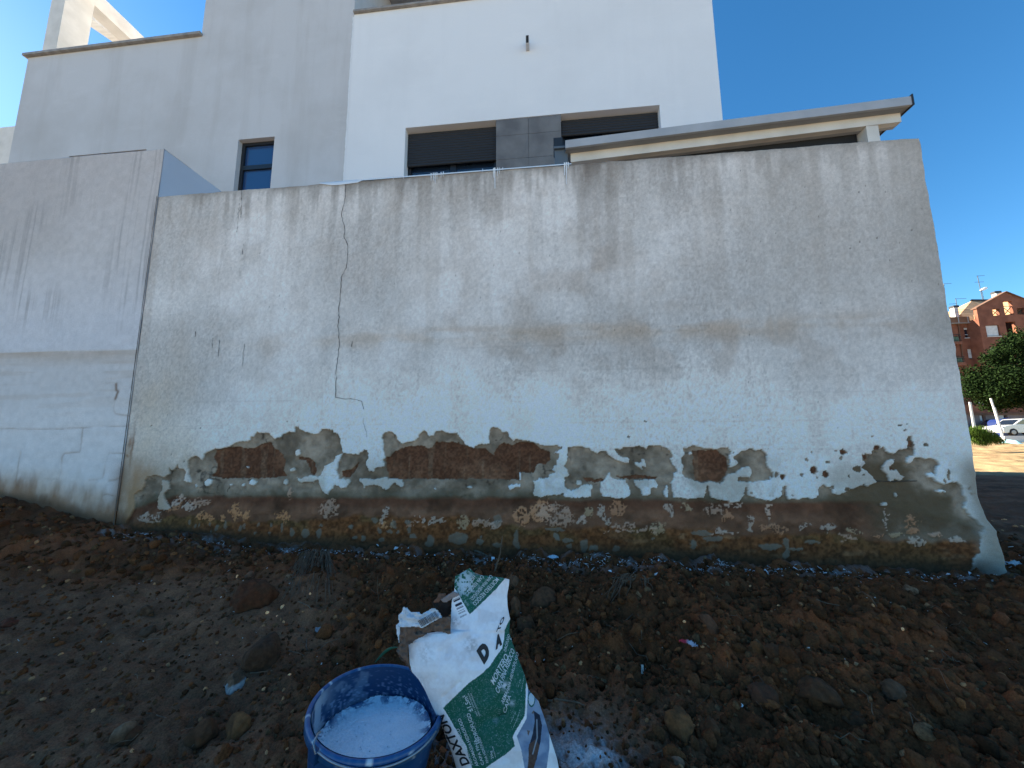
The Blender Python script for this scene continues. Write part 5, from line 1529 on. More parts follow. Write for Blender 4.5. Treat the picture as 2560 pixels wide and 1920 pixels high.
# =================================================================== BUCKET
Z1 = zoomer(700, 1380, .36166)
def z1(x, y): return (700 + x * .36166, 1380 + y * .36166)
BK_D = 0.862
bk_c = CAM + ray(946, 1762) * BK_D           # centre of the rim
BK_R = 0.139
BK_H = 0.275
def build_bucket():
    root = empty('bucket', tuple(bk_c - np.array([0, 0, BK_H])))
    tag(root, 'blue plastic builder\'s bucket with white splashes, holding pale frothy liquid', 'bucket')
    tilt = np.array(Matrix.Rotation(math.radians(7.5), 3, Vector((0.1, 1, 0)).normalized()))
    def prof(name, pr, mat, colf, seg=160, parent=root):
        a = np.linspace(0, 2 * math.pi, seg, endpoint=False)
        V = []
        for r, z in pr:
            V.append(np.stack([np.cos(a) * r, np.sin(a) * r, np.full(seg, z)], 1))
        V = np.concatenate(V)
        n = len(pr)
        i = (np.arange(seg)[None, :] + np.arange(n - 1)[:, None] * seg).ravel()
        j = ((np.arange(seg)[None, :] + 1) % seg + np.arange(n - 1)[:, None] * seg).ravel()
        F = np.stack([i, j, j + seg, i + seg], 1)
        Vw = V @ tilt.T + bk_c
        me = mesh_np(name, Vw, F, colf(V))
        return link(name, me, mat, parent)
    M_blue = mat_attr('blue_plastic', rough=0.38, bump=0.12, bscale=30, var=0.05, vscale=90, spec=0.5, bdist=0.002)
    blue = np.array([0.004, 0.048, 0.14])
    R = BK_R
    def coutside(V):
        c = np.tile(blue, (len(V), 1))
        a = np.arctan2(V[:, 1], V[:, 0])
        n = fbm(a * 14 + 40, V[:, 2] * 90, 3, 7)
        c = blend(c, (0.55, 0.60, 0.66), sstep(0.76, 0.80, n) * 0.8)
        c = blend(c, (0.02, 0.08, 0.20), sstep(.4, .7, fbm(a * 5 + 9, V[:, 2] * 20, 3, 8)) * .5)
        return c
    def cinside(V):
        c = np.tile(blue * 0.8, (len(V), 1))
        a = np.arctan2(V[:, 1], V[:, 0])
        n = fbm(a * 30 + 90, V[:, 2] * 210, 4, 17)
        k = sstep(-0.003, -0.055, V[:, 2])
        c = blend(c, (0.30, 0.38, 0.50), sstep(0.74 - 0.16 * k, 0.80 - 0.15 * k, n) * (0.15 + .4 * k))
        n2 = fbm(a * 4 + 50, V[:, 2] * 22, 4, 19)
        side = np.exp(-((np.abs(((a + math.pi * 0.93) + math.pi) % (2 * math.pi) - math.pi)) / 0.35) ** 2)
        c = blend(c, (0.50, 0.56, 0.62), side * sstep(0.46, 0.55, n2) * 0.75)
        c = blend(c, (0.30, 0.38, 0.48), sstep(0.66, 0.72, n2) * 0.3)
        return c
    def crim(V):
        c = np.tile(blue * 1.5, (len(V), 1))
        a = np.arctan2(V[:, 1], V[:, 0])
        n = fbm(a * 9 + 10, V[:, 2] * 60, 3, 27)
        c = blend(c, (0.6, 0.66, 0.70), sstep(0.70, 0.74, n) * 0.85)
        c = blend(c, (0.05, 0.13, 0.24), sstep(0.45, 0.65, fbm(a * 20, V[:, 2] * 80, 3, 28)) * 0.5)
        return c
    taper = lambda z: R + 0.001 + z * 0.12
    prof('side_wall', [(taper(z), z) for z in np.linspace(-0.012, -BK_H, 60)] + [(0.02, -BK_H)], M_blue, coutside)
    prof('inner_wall', [(taper(z) - 0.0040, z) for z in np.linspace(-0.12, -0.001, 100)], M_blue, cinside)
    # rolled rim
    rp = []
    for t in np.linspace(-0.35 * math.pi, 1.15 * math.pi, 14):
        rp.append((R + 0.0035 + 0.0060 * math.cos(t), -0.006 + 0.0075 * math.sin(t)))
    rp = [(R - 0.002, -0.020), (R + 0.0085, -0.020)] + rp
    prof('rim', rp, M_blue, crim)
    # lug that carries the wire handle and the wire lying on the near rim
    M_wire = mat_plain('galvanised_wire', (0.30, 0.33, 0.36), 0.35, 0.8)
    def local(p): return np.asarray(p) @ tilt.T + bk_c
    lug_a = math.radians(244)
    c_, s_ = math.cos(lug_a), math.sin(lug_a)
    bm = bmesh.new()
    add_box(bm, (-0.004, -0.010, -0.024), (0.011, 0.010, 0.004), 0.003)
    bm.verts.ensure_lookup_table()
    for v in bm.verts:
        q = np.array([(R + 0.004 + v.co.x) * c_ - v.co.y * s_, (R + 0.004 + v.co.x) * s_ + v.co.y * c_, v.co.z - 0.004])
        v.co = Vector(local(q))
    me = bm_mesh('handle_lug', bm)
    cc = me.color_attributes.new('Col', 'FLOAT_COLOR', 'POINT')
    cc.data.foreach_set('color', np.tile([*(blue * 0.8), 1], len(me.vertices)).astype(np.float32))
    link('handle_lug', me, M_blue, root)
    pts = [(R - 0.006, math.radians(238), 0.010), (R + 0.002, math.radians(240), 0.014), (R + 0.016, math.radians(244), 0.010), (R + 0.014, math.radians(247), -0.006)]
    P = [local((r * math.cos(a), r * math.sin(a), z)) for r, a, z in pts]
    for t in np.linspace(0, 1, 30):
        a = math.radians(248 + t * 100)
        P.append(local(((R + 0.010 + 0.004 * math.sin(math.pi * t)) * math.cos(a), (R + 0.010 + 0.004 * math.sin(math.pi * t)) * math.sin(a), -0.004 - 0.004 * math.sin(math.pi * t))))
    tubes('handle', [(P, 0.0021)], M_wire, root, seg=8)
    return tilt
bk_tilt = build_bucket()

def build_foam():
    """level froth a few centimetres under the rim"""
    zf = bk_c[2] - 0.066
    n = 190
    g = np.linspace(-BK_R, BK_R, n)
    gx, gy = np.meshgrid(g, g)
    x, y = gx.ravel(), gy.ravel()
    r = np.hypot(x, y)
    R = BK_R - 0.0125
    cx, cy = bk_c[0] - 0.008, bk_c[1]
    w = worley(x * 150, y * 150, 5); w2 = worley(x * 330, y * 330, 6)
    edge = sstep(R * 0.72, R * 0.98, r)
    big = worley(x * 90, y * 90, 8)
    h = 0.0025 * (1 - w) + 0.0012 * (1 - w2) + 0.006 * (fbm(x * 22, y * 22, 3, 9) - .5) + edge * (0.004 * (1 - big)) + 0.004 * sstep(R * 0.85, R, r)
    c = np.tile(np.array([[0.80, 0.85, 0.90]]), (len(x), 1))
    c = blend(c, (0.60, 0.68, 0.78), sstep(0.5, 0.9, w) * 0.3)
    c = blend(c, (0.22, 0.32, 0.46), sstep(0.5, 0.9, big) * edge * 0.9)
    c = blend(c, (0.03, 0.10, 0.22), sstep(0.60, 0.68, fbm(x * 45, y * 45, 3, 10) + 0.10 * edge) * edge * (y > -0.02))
    c = blend(c, (0.66, 0.76, 0.84), sstep(0.5, 0.7, fbm(x * 14, y * 14, 3, 12)) * 0.5)
    V = np.stack([x + cx, y + cy, zf + h], 1)
    f = grid_faces(n, n)
    f = f[(r[f] <= R - 0.001).all(1)]
    M = mat_attr('froth', rough=0.35, bump=0.5, bscale=420, var=0.10, vscale=300, spec=0.5, bdist=0.002)
    me = mesh_np('froth', V, f, c)
    o = link('froth', me, M)
    tag(o, 'pale bluish froth filling the blue bucket', 'froth')
    rg = np.random.default_rng(9)
    Vs, Fs, n0 = [], [], 0
    for _ in range(420):
        a = rg.uniform(0, 6.28); rr = R * (1 - abs(rg.normal(0, 0.10)))
        if rg.random() < .3: rr = R * math.sqrt(rg.random())
        b = rg.uniform(0.0006, 0.0022)
        v = ICO2[0] * b * np.array([1, 1, .8]) + [cx + rr * math.cos(a) * .985, cy + rr * math.sin(a) * .985, zf + 0.004 + rg.uniform(0, .002)]
        Vs.append(v); Fs.append(ICO2[1] + n0); n0 += len(v)
    Vv = np.concatenate(Vs)
    me = mesh_np('bubbles', Vv, np.concatenate(Fs), np.tile([[.72, .78, .84]], (len(Vv), 1)))
    b = link('bubbles', me, M, o)
    b['kind'] = 'stuff'
build_foam()

# =================================================================== MORTAR BAG
BL = [(112, 1308), (140, 1262), (158, 1232), (165, 1220), (170, 1210), (260, 1206), (350, 1186), (440, 1183), (540, 1178), (556, 1050), (566, 990), (590, 930), (625, 888), (780, 897),
      (830, 912), (880, 958), (950, 1000), (1080, 1058), (1180, 1108), (1290, 1150), (1420, 1200), (1493, 1218), (1700, 1285), (2050, 1380)]
BRt = [(112, 1313), (140, 1338), (158, 1357), (165, 1440), (172, 1500), (180, 1548), (190, 1586), (230, 1582), (300, 1570), (380, 1574), (460, 1590), (560, 1585), (640, 1612), (720, 1640),
       (850, 1692), (950, 1716), (1030, 1785), (1130, 1822), (1290, 1872), (1440, 1918), (1500, 1928), (1700, 1968), (2050, 2030)]
bag_n = np.array([0.10, -1.0, 0.16]); bag_n /= np.linalg.norm(bag_n)
bag_p = np.array([-0.10, 0.955, 0.25])
def bag_edges(y):
    return np.interp(y, [p[0] for p in BL], [p[1] for p in BL]), np.interp(y, [p[0] for p in BRt], [p[1] for p in BRt])
def bag_point(zx, zy, lift=0.0, back=False):
    """surface of the bag seen at zoom coordinates (zx, zy)"""
    zx = np.asarray(zx, float); zy = np.asarray(zy, float)
    L, R = bag_edges(zy)
    u = np.clip((zx - L) / np.maximum(R - L, 1), 0, 1)
    px = 700 + zx * .36166; py = 1380 + zy * .36166
    D = FWD[None, :] + RGT[None, :] * ((px - 1280) / FPX)[:, None] - UPV[None, :] * ((py - 960) / FPX)[:, None]
    t = ((bag_p - CAM) @ bag_n) / (D @ bag_n)
    full = sstep(150, 900, zy)                       # flat at the sewn top, stuffed below
    puff = (0.004 + 0.052 * full) * np.power(np.clip(1 - np.abs(2 * u - 1) ** 2.4, 0, 1), 0.5)
    if back:
        puff = -(0.006 + 0.075 * full) * np.power(np.clip(1 - np.abs(2 * u - 1) ** 2.4, 0, 1), 0.5)
    else:
        a = zx * 0.9 - zy * 0.45; b = zx * 0.45 + zy * 0.9
        wr = (ridged(a / 210.0, b / 460.0, 2, 601) - 0.6) * 0.008
        wr = wr + (fbm(a / 120.0, b / 160.0, 2, 602) - .5) * 0.006 + (ridged(zx / 150., zy / 110., 1, 603) - .6) * 0.003
        # creases seen in the paper
        for (x0, y0, x1, y1, w_, d_) in ((1105, 690, 1090, 870, 22, .005), (1090, 870, 1240, 1000, 30, -.003), (1480, 1150, 1545, 1120, 26, .008), (1370, 250, 1362, 470, 12, -.003),
                                         (1560, 230, 1575, 330, 10, .004), (1130, 1000, 1240, 900, 14, .003), (1490, 1000, 1575, 860, 20, -.004), (1180, 560, 1160, 700, 18, .004),
                                         (1300, 1300, 1460, 1120, 40, .004), (1600, 640, 1690, 860, 16, .004), (1240, 620, 1340, 560, 30, .003)):
            wr = wr - d_ * np.exp(-(seg_dist([(x0, y0), (x1, y1)], zx, zy) / w_) ** 2)
        puff = puff + 0.75 * wr * (0.35 + 0.65 * full) * sstep(0.0, 0.06, u) * sstep(1.0, 0.94, u)
    t = t - (puff + lift) / np.linalg.norm(D, axis=1)
    return CAM + D * t[:, None]
Z5 = lambda pts: [(967.8 + .5625 * x, 608.3 + .5625 * y) for x, y in pts]
Z7 = lambda pts: [((900 + x * .19286 - 700) / .36166, (1400 + y * .19286 - 1380) / .36166) for x, y in pts]
G_TOP = [(1190, 150), (1310, 100), (1360, 150), (1558, 180), (1490, 260), (1312, 432), (1272, 360), (1240, 300), (1215, 262), (1195, 235)]
G_MAIN = Z5([(1110, -10), (1160, 20), (1420, 480), (1312, 480), (1300, 560), (1300, 700), (1285, 930), (1180, 1110), (1135, 1200), (1170, 1300), (1060, 1400), (850, 1540), (700, 1660), (640, 1573), (600, 1440),
             (570, 1300), (440, 1100), (350, 940), (285, 835), (400, 720), (600, 530), (750, 420), (860, 320), (920, 220), (1010, 100), (1030, 0), (1040, -120), (1090, -230), (1140, -290), (1180, -200)])
PHOTO = Z5([(1330, 560), (1420, 690), (1500, 870), (1560, 1040), (1590, 1150), (1590, 1330), (1540, 1700), (1310, 1700), (1240, 1330), (1190, 1180), (1310, 965), (1322, 720)])
TROWEL = Z5([(1400, 870), (1470, 920), (1500, 1050), (1480, 1250), (1430, 1480), (1370, 1500), (1330, 1340), (1385, 1150), (1410, 1000)])
WOOD = Z5([(1340, 1280), (1420, 1220), (1470, 1300), (1420, 1500), (1360, 1700), (1310, 1700), (1330, 1500)])
def build_bag():
    root = empty('mortar_bag', (-0.1, 0.97, 0.0))
    tag(root, 'torn open white and green paper mortar bag leaning against the blue bucket', 'bag')
    nu, nv = 250, 520
    ys = np.concatenate([np.linspace(112, 600, 190, endpoint=False), np.linspace(600, 1500, 290, endpoint=False), np.linspace(1500, 2050, 40)])
    u = np.linspace(0, 1, nu)
    u = 0.5 - 0.5 * np.cos(math.pi * (0.12 + 0.76 * u)) ; u = (u - u[0]) / (u[-1] - u[0])
    L, R = bag_edges(ys)
    rag = 5 * (fbm(ys / 14.0, ys * 0, 3, 610) - .5) * (ys < 560)
    gx = (L + rag)[:, None] * (1 - u)[None, :] + R[:, None] * u[None, :]
    gy = np.repeat(ys[:, None], nu, 1)
    x, y = gx.ravel(), gy.ravel()
    V = bag_point(x, y)
    N = len(x)
    wx = x + 5 * (fbm(x / 18, y / 18, 3, 620) - .5); wy = y + 5 * (fbm(x / 18, y / 18, 3, 621) - .5)
    f2 = fbm(x / 90, y / 90, 4, 622); f3 = fbm(x / 16, y / 16, 4, 623)
    white = np.tile(np.array([[0.80, 0.80, 0.83]]), (N, 1))
    white = blend(white, (0.66, 0.60, 0.59), sstep(0.5, 0.7, f2) * 0.5)
    white = blend(white, (0.86, 0.88, 0.90), sstep(0.45, 0.3, f2) * 0.5)
    for cx, cy, rx, ry, a in ((1320, 640, 42, 55, .55), (1010, 700, 45, 70, .35), (1210, 480, 45, 30, .45), (1150, 1060, 70, 40, .25), (970, 900, 30, 40, .3)):
        white = blend(white, (0.20, 0.18, 0.175), a * np.exp(-(((x - cx) / rx) ** 2 + ((y - cy) / ry) ** 2)) * sstep(0.35, 0.65, f3))
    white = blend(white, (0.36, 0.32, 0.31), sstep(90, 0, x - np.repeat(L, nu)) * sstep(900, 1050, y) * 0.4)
    green = np.array([0.016, 0.105, 0.068])
    gc = np.tile(green, (N, 1))
    gc = blend(gc, (0.020, 0.115, 0.085), sstep(.4, .7, f2) * .6)
    speck = sstep(0.73, 0.77, fbm(x / 5.0, y / 5.0, 2, 630))
    gc = blend(gc, (0.35, 0.45, 0.48), speck * 0.45)
    gc = blend(gc, (0.06, 0.15, 0.125), sstep(0.5, 0.75, f3) * 0.35)
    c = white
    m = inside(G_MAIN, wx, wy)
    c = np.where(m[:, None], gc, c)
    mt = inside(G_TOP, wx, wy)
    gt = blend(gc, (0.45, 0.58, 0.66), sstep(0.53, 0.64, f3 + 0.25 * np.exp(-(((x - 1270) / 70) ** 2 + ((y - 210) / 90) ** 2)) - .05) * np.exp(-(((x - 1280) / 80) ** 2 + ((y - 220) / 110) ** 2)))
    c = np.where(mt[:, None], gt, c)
    mp = inside(PHOTO, x, y)
    ph = np.tile(np.array([[0.16, 0.22, 0.33]]), (N, 1))
    ph = blend(ph, (0.30, 0.37, 0.48), sstep(.4, .7, f2) * .7)
    ph = blend(ph, (0.13, 0.10, 0.09), sstep(0.5, 0.6, f2) * inside(Z5([(1310, 965), (1400, 860), (1410, 960), (1330, 1180), (1300, 1050)]), x, y))
    ph = np.where(inside(TROWEL, x, y)[:, None], np.array([[0.022, 0.028, 0.045]]) * (0.7 + .8 * f3)[:, None], ph)
    ph = np.where(inside(WOOD, x, y)[:, None], np.array([[0.095, 0.060, 0.048]]) * (0.6 + .8 * f3)[:, None], ph)
    ph = blend(ph, (0.40, 0.46, 0.54), np.exp(-(seg_dist(Z5([(1435, 980), (1440, 1200), (1385, 1400)]), x, y) / 4) ** 2) * .7)
    c = np.where(mp[:, None], ph, c)
    # green round badge
    bx, by = Z5([(1370, 725)])[0]
    rr = np.sqrt(((x - bx) / 26) ** 2 + ((y - by) / 56) ** 2)
    c = np.where((rr < 1)[:, None] & mp[:, None], np.array([[0.50, 0.56, 0.60]]), c)
    c = np.where(((rr < 1) & (rr > 0.78) & mp)[:, None], np.array([[0.015, 0.10, 0.085]]), c)
    # scuffs where the print has worn off
    for sx, sy, r_, k in ((1555, 925, 26, .9), (1602, 1045, 20, .5), (1490, 1165, 16, .3)):
        c = blend(c, (0.55, 0.62, 0.70), k * np.exp(-(((x - sx) / r_) ** 2 + ((y - sy) / (r_ * .9)) ** 2)) * sstep(.36, .5, f3) * 1.2)
    c = blend(c, (0.006, 0.03, 0.024), .8 * np.exp(-(seg_dist(Z5([(970, 930), (1010, 905), (1045, 905)]), x, y) / 6) ** 2))
    c = blend(c, (0.09, 0.17, 0.16), .6 * np.exp(-(seg_dist(Z5([(960, 940), (930, 1030), (900, 1105)]), x, y) / 5) ** 2) * sstep(.4, .6, f3))
    # barcode beside the green top
    o = np.array(Z7([(1205, 520)])[0]); ux = np.array(Z7([(1290, 480)])[0]) - o; uy = np.array(Z7([(1300, 750)])[0]) - o
    Mi = np.linalg.inv(np.stack([ux, uy], 1))
    q = (np.stack([x, y], 1) - o) @ Mi.T
    bars = (_hash(np.floor(q[:, 1] * 46), np.floor(q[:, 1] * 0), 640) > 0.5) & (q[:, 0] > 0) & (q[:, 0] < 1) & (q[:, 1] > 0) & (q[:, 1] < 1)
    c = np.where((bars & ~mt)[:, None], np.array([[0.035, 0.04, 0.06]]), c)
    # fine lines of small print on the green
    for (a, b, w_) in ((Z5([(1205, 580), (1235, 480)]), None, 1.5), (Z5([(1245, 630), (1280, 430)]), None, 1.5), (Z5([(1110, 1025), (1180, 880)]), None, 1.8), (Z5([(1140, 1090), (1190, 980), (1230, 850)]), None, 1.8)):
        dd = seg_dist(a, x, y)
        c = blend(c, (0.45, 0.55, 0.56), (dd < w_) * (vnoise(x / 2.5, y / 2.5, 650) > .42) * .75)
    front = mesh_np('paper_front', V, grid_faces(nu, len(ys))[:, ::-1], c)
    link('paper_front', front, M_bag, root)
    # rear of the stuffed bag
    ub = np.linspace(0, 1, 40); yb = np.linspace(118, 2050, 90)
    Lb, Rb = bag_edges(yb)
    xb = (Lb[:, None] * (1 - ub) + Rb[:, None] * ub).ravel(); yy = np.repeat(yb, 40)
    Vb = bag_point(xb, yy, back=True)
    Lm, Rm = bag_edges(yy)
    link('paper_back', mesh_np('paper_back', Vb, grid_faces(40, 90), np.tile([[.55, .56, .58]], (len(Vb), 1))), M_bag, root)
    M_letw = mat_plain('white_print', (0.55, 0.62, 0.64), 0.6)
    M_letb = mat_plain('black_print', (0.012, 0.012, 0.014), 0.6)
    def lettering(text, o, e, up, mat, bold=0.0, conv=Z5, cuts=1, shear=0.0):
        """text between baseline points o and e (photo zoom frame), letter height along up"""
        cu = bpy.data.curves.new('lettering', 'FONT')
        cu.body = text
        cu.offset = bold
        cu.shear = shear
        cu.resolution_u = 3
        tmp = bpy.data.objects.new('tmp', cu)
        COL.objects.link(tmp)
        bpy.context.view_layer.update()
        me = bpy.data.meshes.new_from_object(tmp)
        bpy.data.objects.remove(tmp)
        bm = bmesh.new(); bm.from_mesh(me)
        bmesh.ops.triangulate(bm, faces=bm.faces)
        if cuts:
            bmesh.ops.subdivide_edges(bm, edges=bm.edges, cuts=cuts, use_grid_fill=False)
            bmesh.ops.triangulate(bm, faces=bm.faces)
        bm.to_mesh(me); bm.free()
        P = np.array([v.co[:] for v in me.vertices])
        x0, x1 = P[:, 0].min(), P[:, 0].max()
        cap = 0.70
        (ox, oy), (ex, ey) = conv([o])[0], conv([e])[0]
        u0 = conv([(0, 0)])[0]; uu = conv([up])[0]
        uv = (uu[0] - u0[0], uu[1] - u0[1])
        s = (P[:, 0] - x0) / (x1 - x0); h = P[:, 1] / cap
        zx = ox + (ex - ox) * s + uv[0] * h; zy = oy + (ey - oy) * s + uv[1] * h
        V = bag_point(zx, zy, lift=0.0013)
        me.vertices.foreach_set('co', V.astype(np.float32).ravel())
        me.update()
        ob = link('lettering', me, mat, root)
        return ob
    W_, K_ = M_letw, M_letb
    lettering('D', (778, 288), (868, 150), (-78, -140), K_, 0.085, cuts=3)
    lettering('A', (928, 112), (1010, 40), (-8, -135), K_, 0.075, cuts=3)
    lettering('TO', (975, -110), (1045, -290), (-38, 10), K_, 0.03, cuts=2)
    lettering('MORTERO', (908, 556), (1090, 215), (-42, -62), W_, 0.012)
    lettering('CAPA FINA REBOCO', (966, 662), (1165, 140), (-42, -50), W_, 0.012)
    lettering('ARMA', (1028, 792), (1085, 650), (-36, -34), W_, 0.006)
    lettering('FINA HIDR\u00d3FUGO', (1088, 650), (1212, 170), (-26, -34), W_, 0.004)
    lettering('CAPA', (1052, 905), (1120, 690), (-34, -28), W_, 0.006)
    lettering('DR\u00d3FUGO', (1058, 145), (1108, -60), (-30, -18), W_, 0.006)
    lettering('\u00b11,5m\u00b2', (652, 872), (572, 668), (-52, 22), W_, 0.012)
    lettering('HIDR\u00d3FUGO', (742, 1262), (612, 895), (-44, 16), W_, 0.008)
    lettering('REVOCO', (548, 1290), (478, 1085), (-36, 14), W_, 0.006)
    lettering('HIDROFUGO', (618, 1250), (498, 960), (-38, 14), W_, 0.008)
    lettering('PARA REVOCO', (655, 1530), (565, 1290), (-30, 12), W_, 0.004)
    lettering('ARGAMASSA', (722, 1545), (622, 1260), (-34, 14), W_, 0.006)
    lettering('CAPA FINA', (790, 1530), (690, 1215), (-34, 14), W_, 0.004)
    lettering('FINA HIDR\u00d3FUGO', (845, 1500), (735, 1190), (-30, 12), W_, 0.002)
    lettering('25kg', (905, 1455), (880, 1360), (-26, 10), W_, 0.006)
    lettering('APLICA\u00c7\u00c3O MANUAL', (935, 1440), (895, 1300), (-12, 5), W_, 0.0)
    for k, tx in enumerate(('PARA 1 CM DE ESPESOR', 'PARA 1 CM DE ESPESSURA')):
        lettering(tx, (712 + k * 30, 930), (597 + k * 32, 650), (-15, 6), W_, 0.0, cuts=0)
    lettering('DAXTON', (612, 1520), (282, 905), (-92, 42), K_, 0.03, cuts=2, shear=0.1)
    for k, (tx, a, b, up) in enumerate((('MORTERO REVOCO', (1765, 225), (1455, 560), (44, 36)), ('CAPA FINA HIDR\u00d3FUGO', (1690, 190), (1428, 498), (34, 28)),
                                      ('CAPA REBOCO', (1575, 190), (1385, 405), (36, 30)), ('HIDROFUGO', (1470, 195), (1325, 385), (34, 28)))):
        lettering(tx, a, b, up, W_, 0.006, conv=Z7)
    lettering('WWW', (1560, 1560), (1640, 1400), (-20, -20), K_, 0, cuts=0) if False else None
    # printed box outline at the foot
    # ---- torn mouth: folded brown inner paper and curled white outer paper
    def sheet(name, poly, depth, col, seed, crumple=0.010, colf=None, mat=M_bag, label=None):
        P = np.array(poly, float)
        x0, y0 = P.min(0); x1, y1 = P.max(0)
        st = 5.0
        nx, ny = int((x1 - x0) / st) + 3, int((y1 - y0) / st) + 3
        gx, gy = np.meshgrid(np.linspace(x0 - 2, x1 + 2, nx), np.linspace(y0 - 2, y1 + 2, ny))
        gx, gy = gx.ravel(), gy.ravel()
        wx = gx + 7 * (fbm(gx / 15, gy / 15, 3, seed + 5) - .5); wy = gy + 7 * (fbm(gx / 15, gy / 15, 3, seed + 6) - .5)
        ins = inside(P, wx, wy)
        px = 700 + gx * .36166; py = 1380 + gy * .36166
        D = FWD[None, :] + RGT[None, :] * ((px - 1280) / FPX)[:, None] - UPV[None, :] * ((py - 960) / FPX)[:, None]
        t = ((bag_p - CAM) @ bag_n) / (D @ bag_n)
        dd = depth(gx, gy) + crumple * (ridged(gx / 60, gy / 60, 3, seed) - .6) * 1.6 + crumple * (fbm(gx / 24, gy / 24, 3, seed + 1) - .5)
        t = t - dd / np.linalg.norm(D, axis=1)
        V = CAM + D * t[:, None]
        f = grid_faces(nx, ny)[:, ::-1]
        f = f[ins[f].sum(1) >= 3]
        cc = np.tile(np.array(col), (len(V), 1)) * (0.75 + 0.5 * fbm(gx / 30, gy / 30, 4, seed + 2))[:, None]
        if colf: cc = colf(gx, gy, cc)
        ob = link(name, mesh_np(name, V, f, cc), mat, root)
        md = ob.modifiers.new('thickness', 'SOLIDIFY'); md.thickness = 0.0007; md.offset = 0
        if label: ob['label'] = label
        return ob
    brown = (0.16, 0.108, 0.082)
    sheet('inner_paper', [(832, 515), (930, 512), (1010, 520), (1060, 485), (1110, 455), (1180, 445), (1182, 575), (1120, 553), (1050, 550), (940, 606), (890, 645), (886, 720), (902, 790),
                          (862, 750), (802, 682), (826, 640), (828, 560)], lambda x, y: 0.020 + 0.00010 * (x - 830) * 0.3, brown, 701, 0.012, label='brown inner paper folded outwards')
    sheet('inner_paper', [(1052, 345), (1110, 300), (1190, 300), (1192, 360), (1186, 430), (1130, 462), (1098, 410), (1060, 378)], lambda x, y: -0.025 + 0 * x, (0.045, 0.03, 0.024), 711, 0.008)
    sheet('inner_paper', [(1058, 352), (1078, 325), (1102, 283), (1142, 288), (1152, 308), (1112, 330), (1090, 352)], lambda x, y: 0.004 + 0 * x, (0.15, 0.085, 0.06), 721, 0.008)
    sheet('inner_paper', [(1108, 332), (1200, 268), (1246, 298), (1200, 318), (1150, 350), (1130, 348)], lambda x, y: 0.010 + 0 * x, (0.24, 0.205, 0.20), 731, 0.006)
    sheet('inner_paper', [(800, 672), (840, 690), (872, 740), (906, 790), (912, 835), (868, 770), (830, 740)], lambda x, y: 0.004 + 0 * x, (0.10, 0.065, 0.05), 741, 0.006)
    def bc(gx, gy, c):
        o = np.array(Z7([(745, 785)])[0]); ux = np.array(Z7([(985, 650)])[0]) - o; uy = np.array(Z7([(800, 872)])[0]) - o
        q = (np.stack([gx, gy], 1) - o) @ np.linalg.inv(np.stack([ux, uy], 1)).T
        return c
    sheet('torn_outer_paper', [(822, 490), (815, 440), (840, 420), (852, 378), (880, 386), (902, 415), (960, 412), (975, 432), (1050, 388), (1078, 393), (1112, 432), (1122, 455), (1040, 492),
                               (985, 527), (930, 518), (835, 522), (806, 505)], lambda x, y: 0.026 + 0.00006 * (y - 450), (0.62, 0.65, 0.69), 751, 0.012, bc, label='curled white outer paper with a barcode')
    sheet('torn_outer_paper', [(800, 500), (832, 520), (828, 600), (824, 645), (806, 565)], lambda x, y: 0.022 + 0 * x, (0.55, 0.60, 0.66), 761, 0.006)
    # barcode bars as flat print on the curled flap
    o_ = np.array(Z7([(748, 785)])[0]); ux = np.array(Z7([(985, 652)])[0]) - o_; uy = np.array(Z7([(800, 872)])[0]) - o_
    Vb, Fb = [], []
    pos = 0.0
    rg = np.random.default_rng(4)
    while pos < 0.97:
        w = rg.uniform(0.012, 0.034)
        for t_ in (0.04, 0.96):
            for ww in (0, w):
                q = o_ + ux * (pos + ww) + uy * t_
                Vb.append(q)
        k = len(Vb) - 4
        Fb.append((k, k + 1, k + 3, k + 2))
        pos += w + rg.uniform(0.010, 0.026)
    Vb = np.array(Vb)
    px = 700 + Vb[:, 0] * .36166; py = 1380 + Vb[:, 1] * .36166
    D = FWD[None, :] + RGT[None, :] * ((px - 1280) / FPX)[:, None] - UPV[None, :] * ((py - 960) / FPX)[:, None]
    t = ((bag_p - CAM) @ bag_n) / (D @ bag_n) - 0.044 / np.linalg.norm(D, axis=1)
    link('barcode', mesh_np('barcode', CAM + D * t[:, None], Fb, smooth=False), K_, root)
build_bag()

# =================================================================== BACKGROUND BEYOND THE WALL END
Zg, Zh = zoomer(2340, 680, .13261), zoomer(2370, 900, .13869)
YG = 46.0
M_brick = mat_noise('red_brick', (0.17, 0.062, 0.036), (0.25, 0.098, 0.058), 1.4, 0.9, detail=8)
M_brick_dk = mat_noise('brown_brick', (0.13, 0.07, 0.045), (0.18, 0.10, 0.065), 1.2, 0.9)
M_roof = mat_noise('sunlit_tile_roof', (0.36, 0.22, 0.12), (0.50, 0.33, 0.19), 2.0, 0.9)
M_plinth = mat_noise('pinkish_render', (0.20, 0.155, 0.145), (0.26, 0.20, 0.185), 0.8, 0.9)
M_blind = mat_noise('white_blind', (0.55, 0.56, 0.56), (0.64, 0.65, 0.65), 5, 0.7)
M_rail = mat_plain('black_iron', (0.012, 0.012, 0.012), 0.6)
M_metal = mat_plain('aerial_metal', (0.10, 0.12, 0.14), 0.5, 0.5)
def gP(Zf, x, y, Y):
    q = onY(*Zf([(x, y)])[0], Y)
    return q
def rect_of(Zf, x0, y0, x1, y1, Y):
    a = gP(Zf, x0, y0, Y); b = gP(Zf, x1, y1, Y)
    c = gP(Zf, x0, y1, Y); d = gP(Zf, x1, y0, Y)
    return ((a[0] + c[0]) / 2, (b[0] + d[0]) / 2, (b[2] + c[2]) / 2, (a[2] + d[2]) / 2)
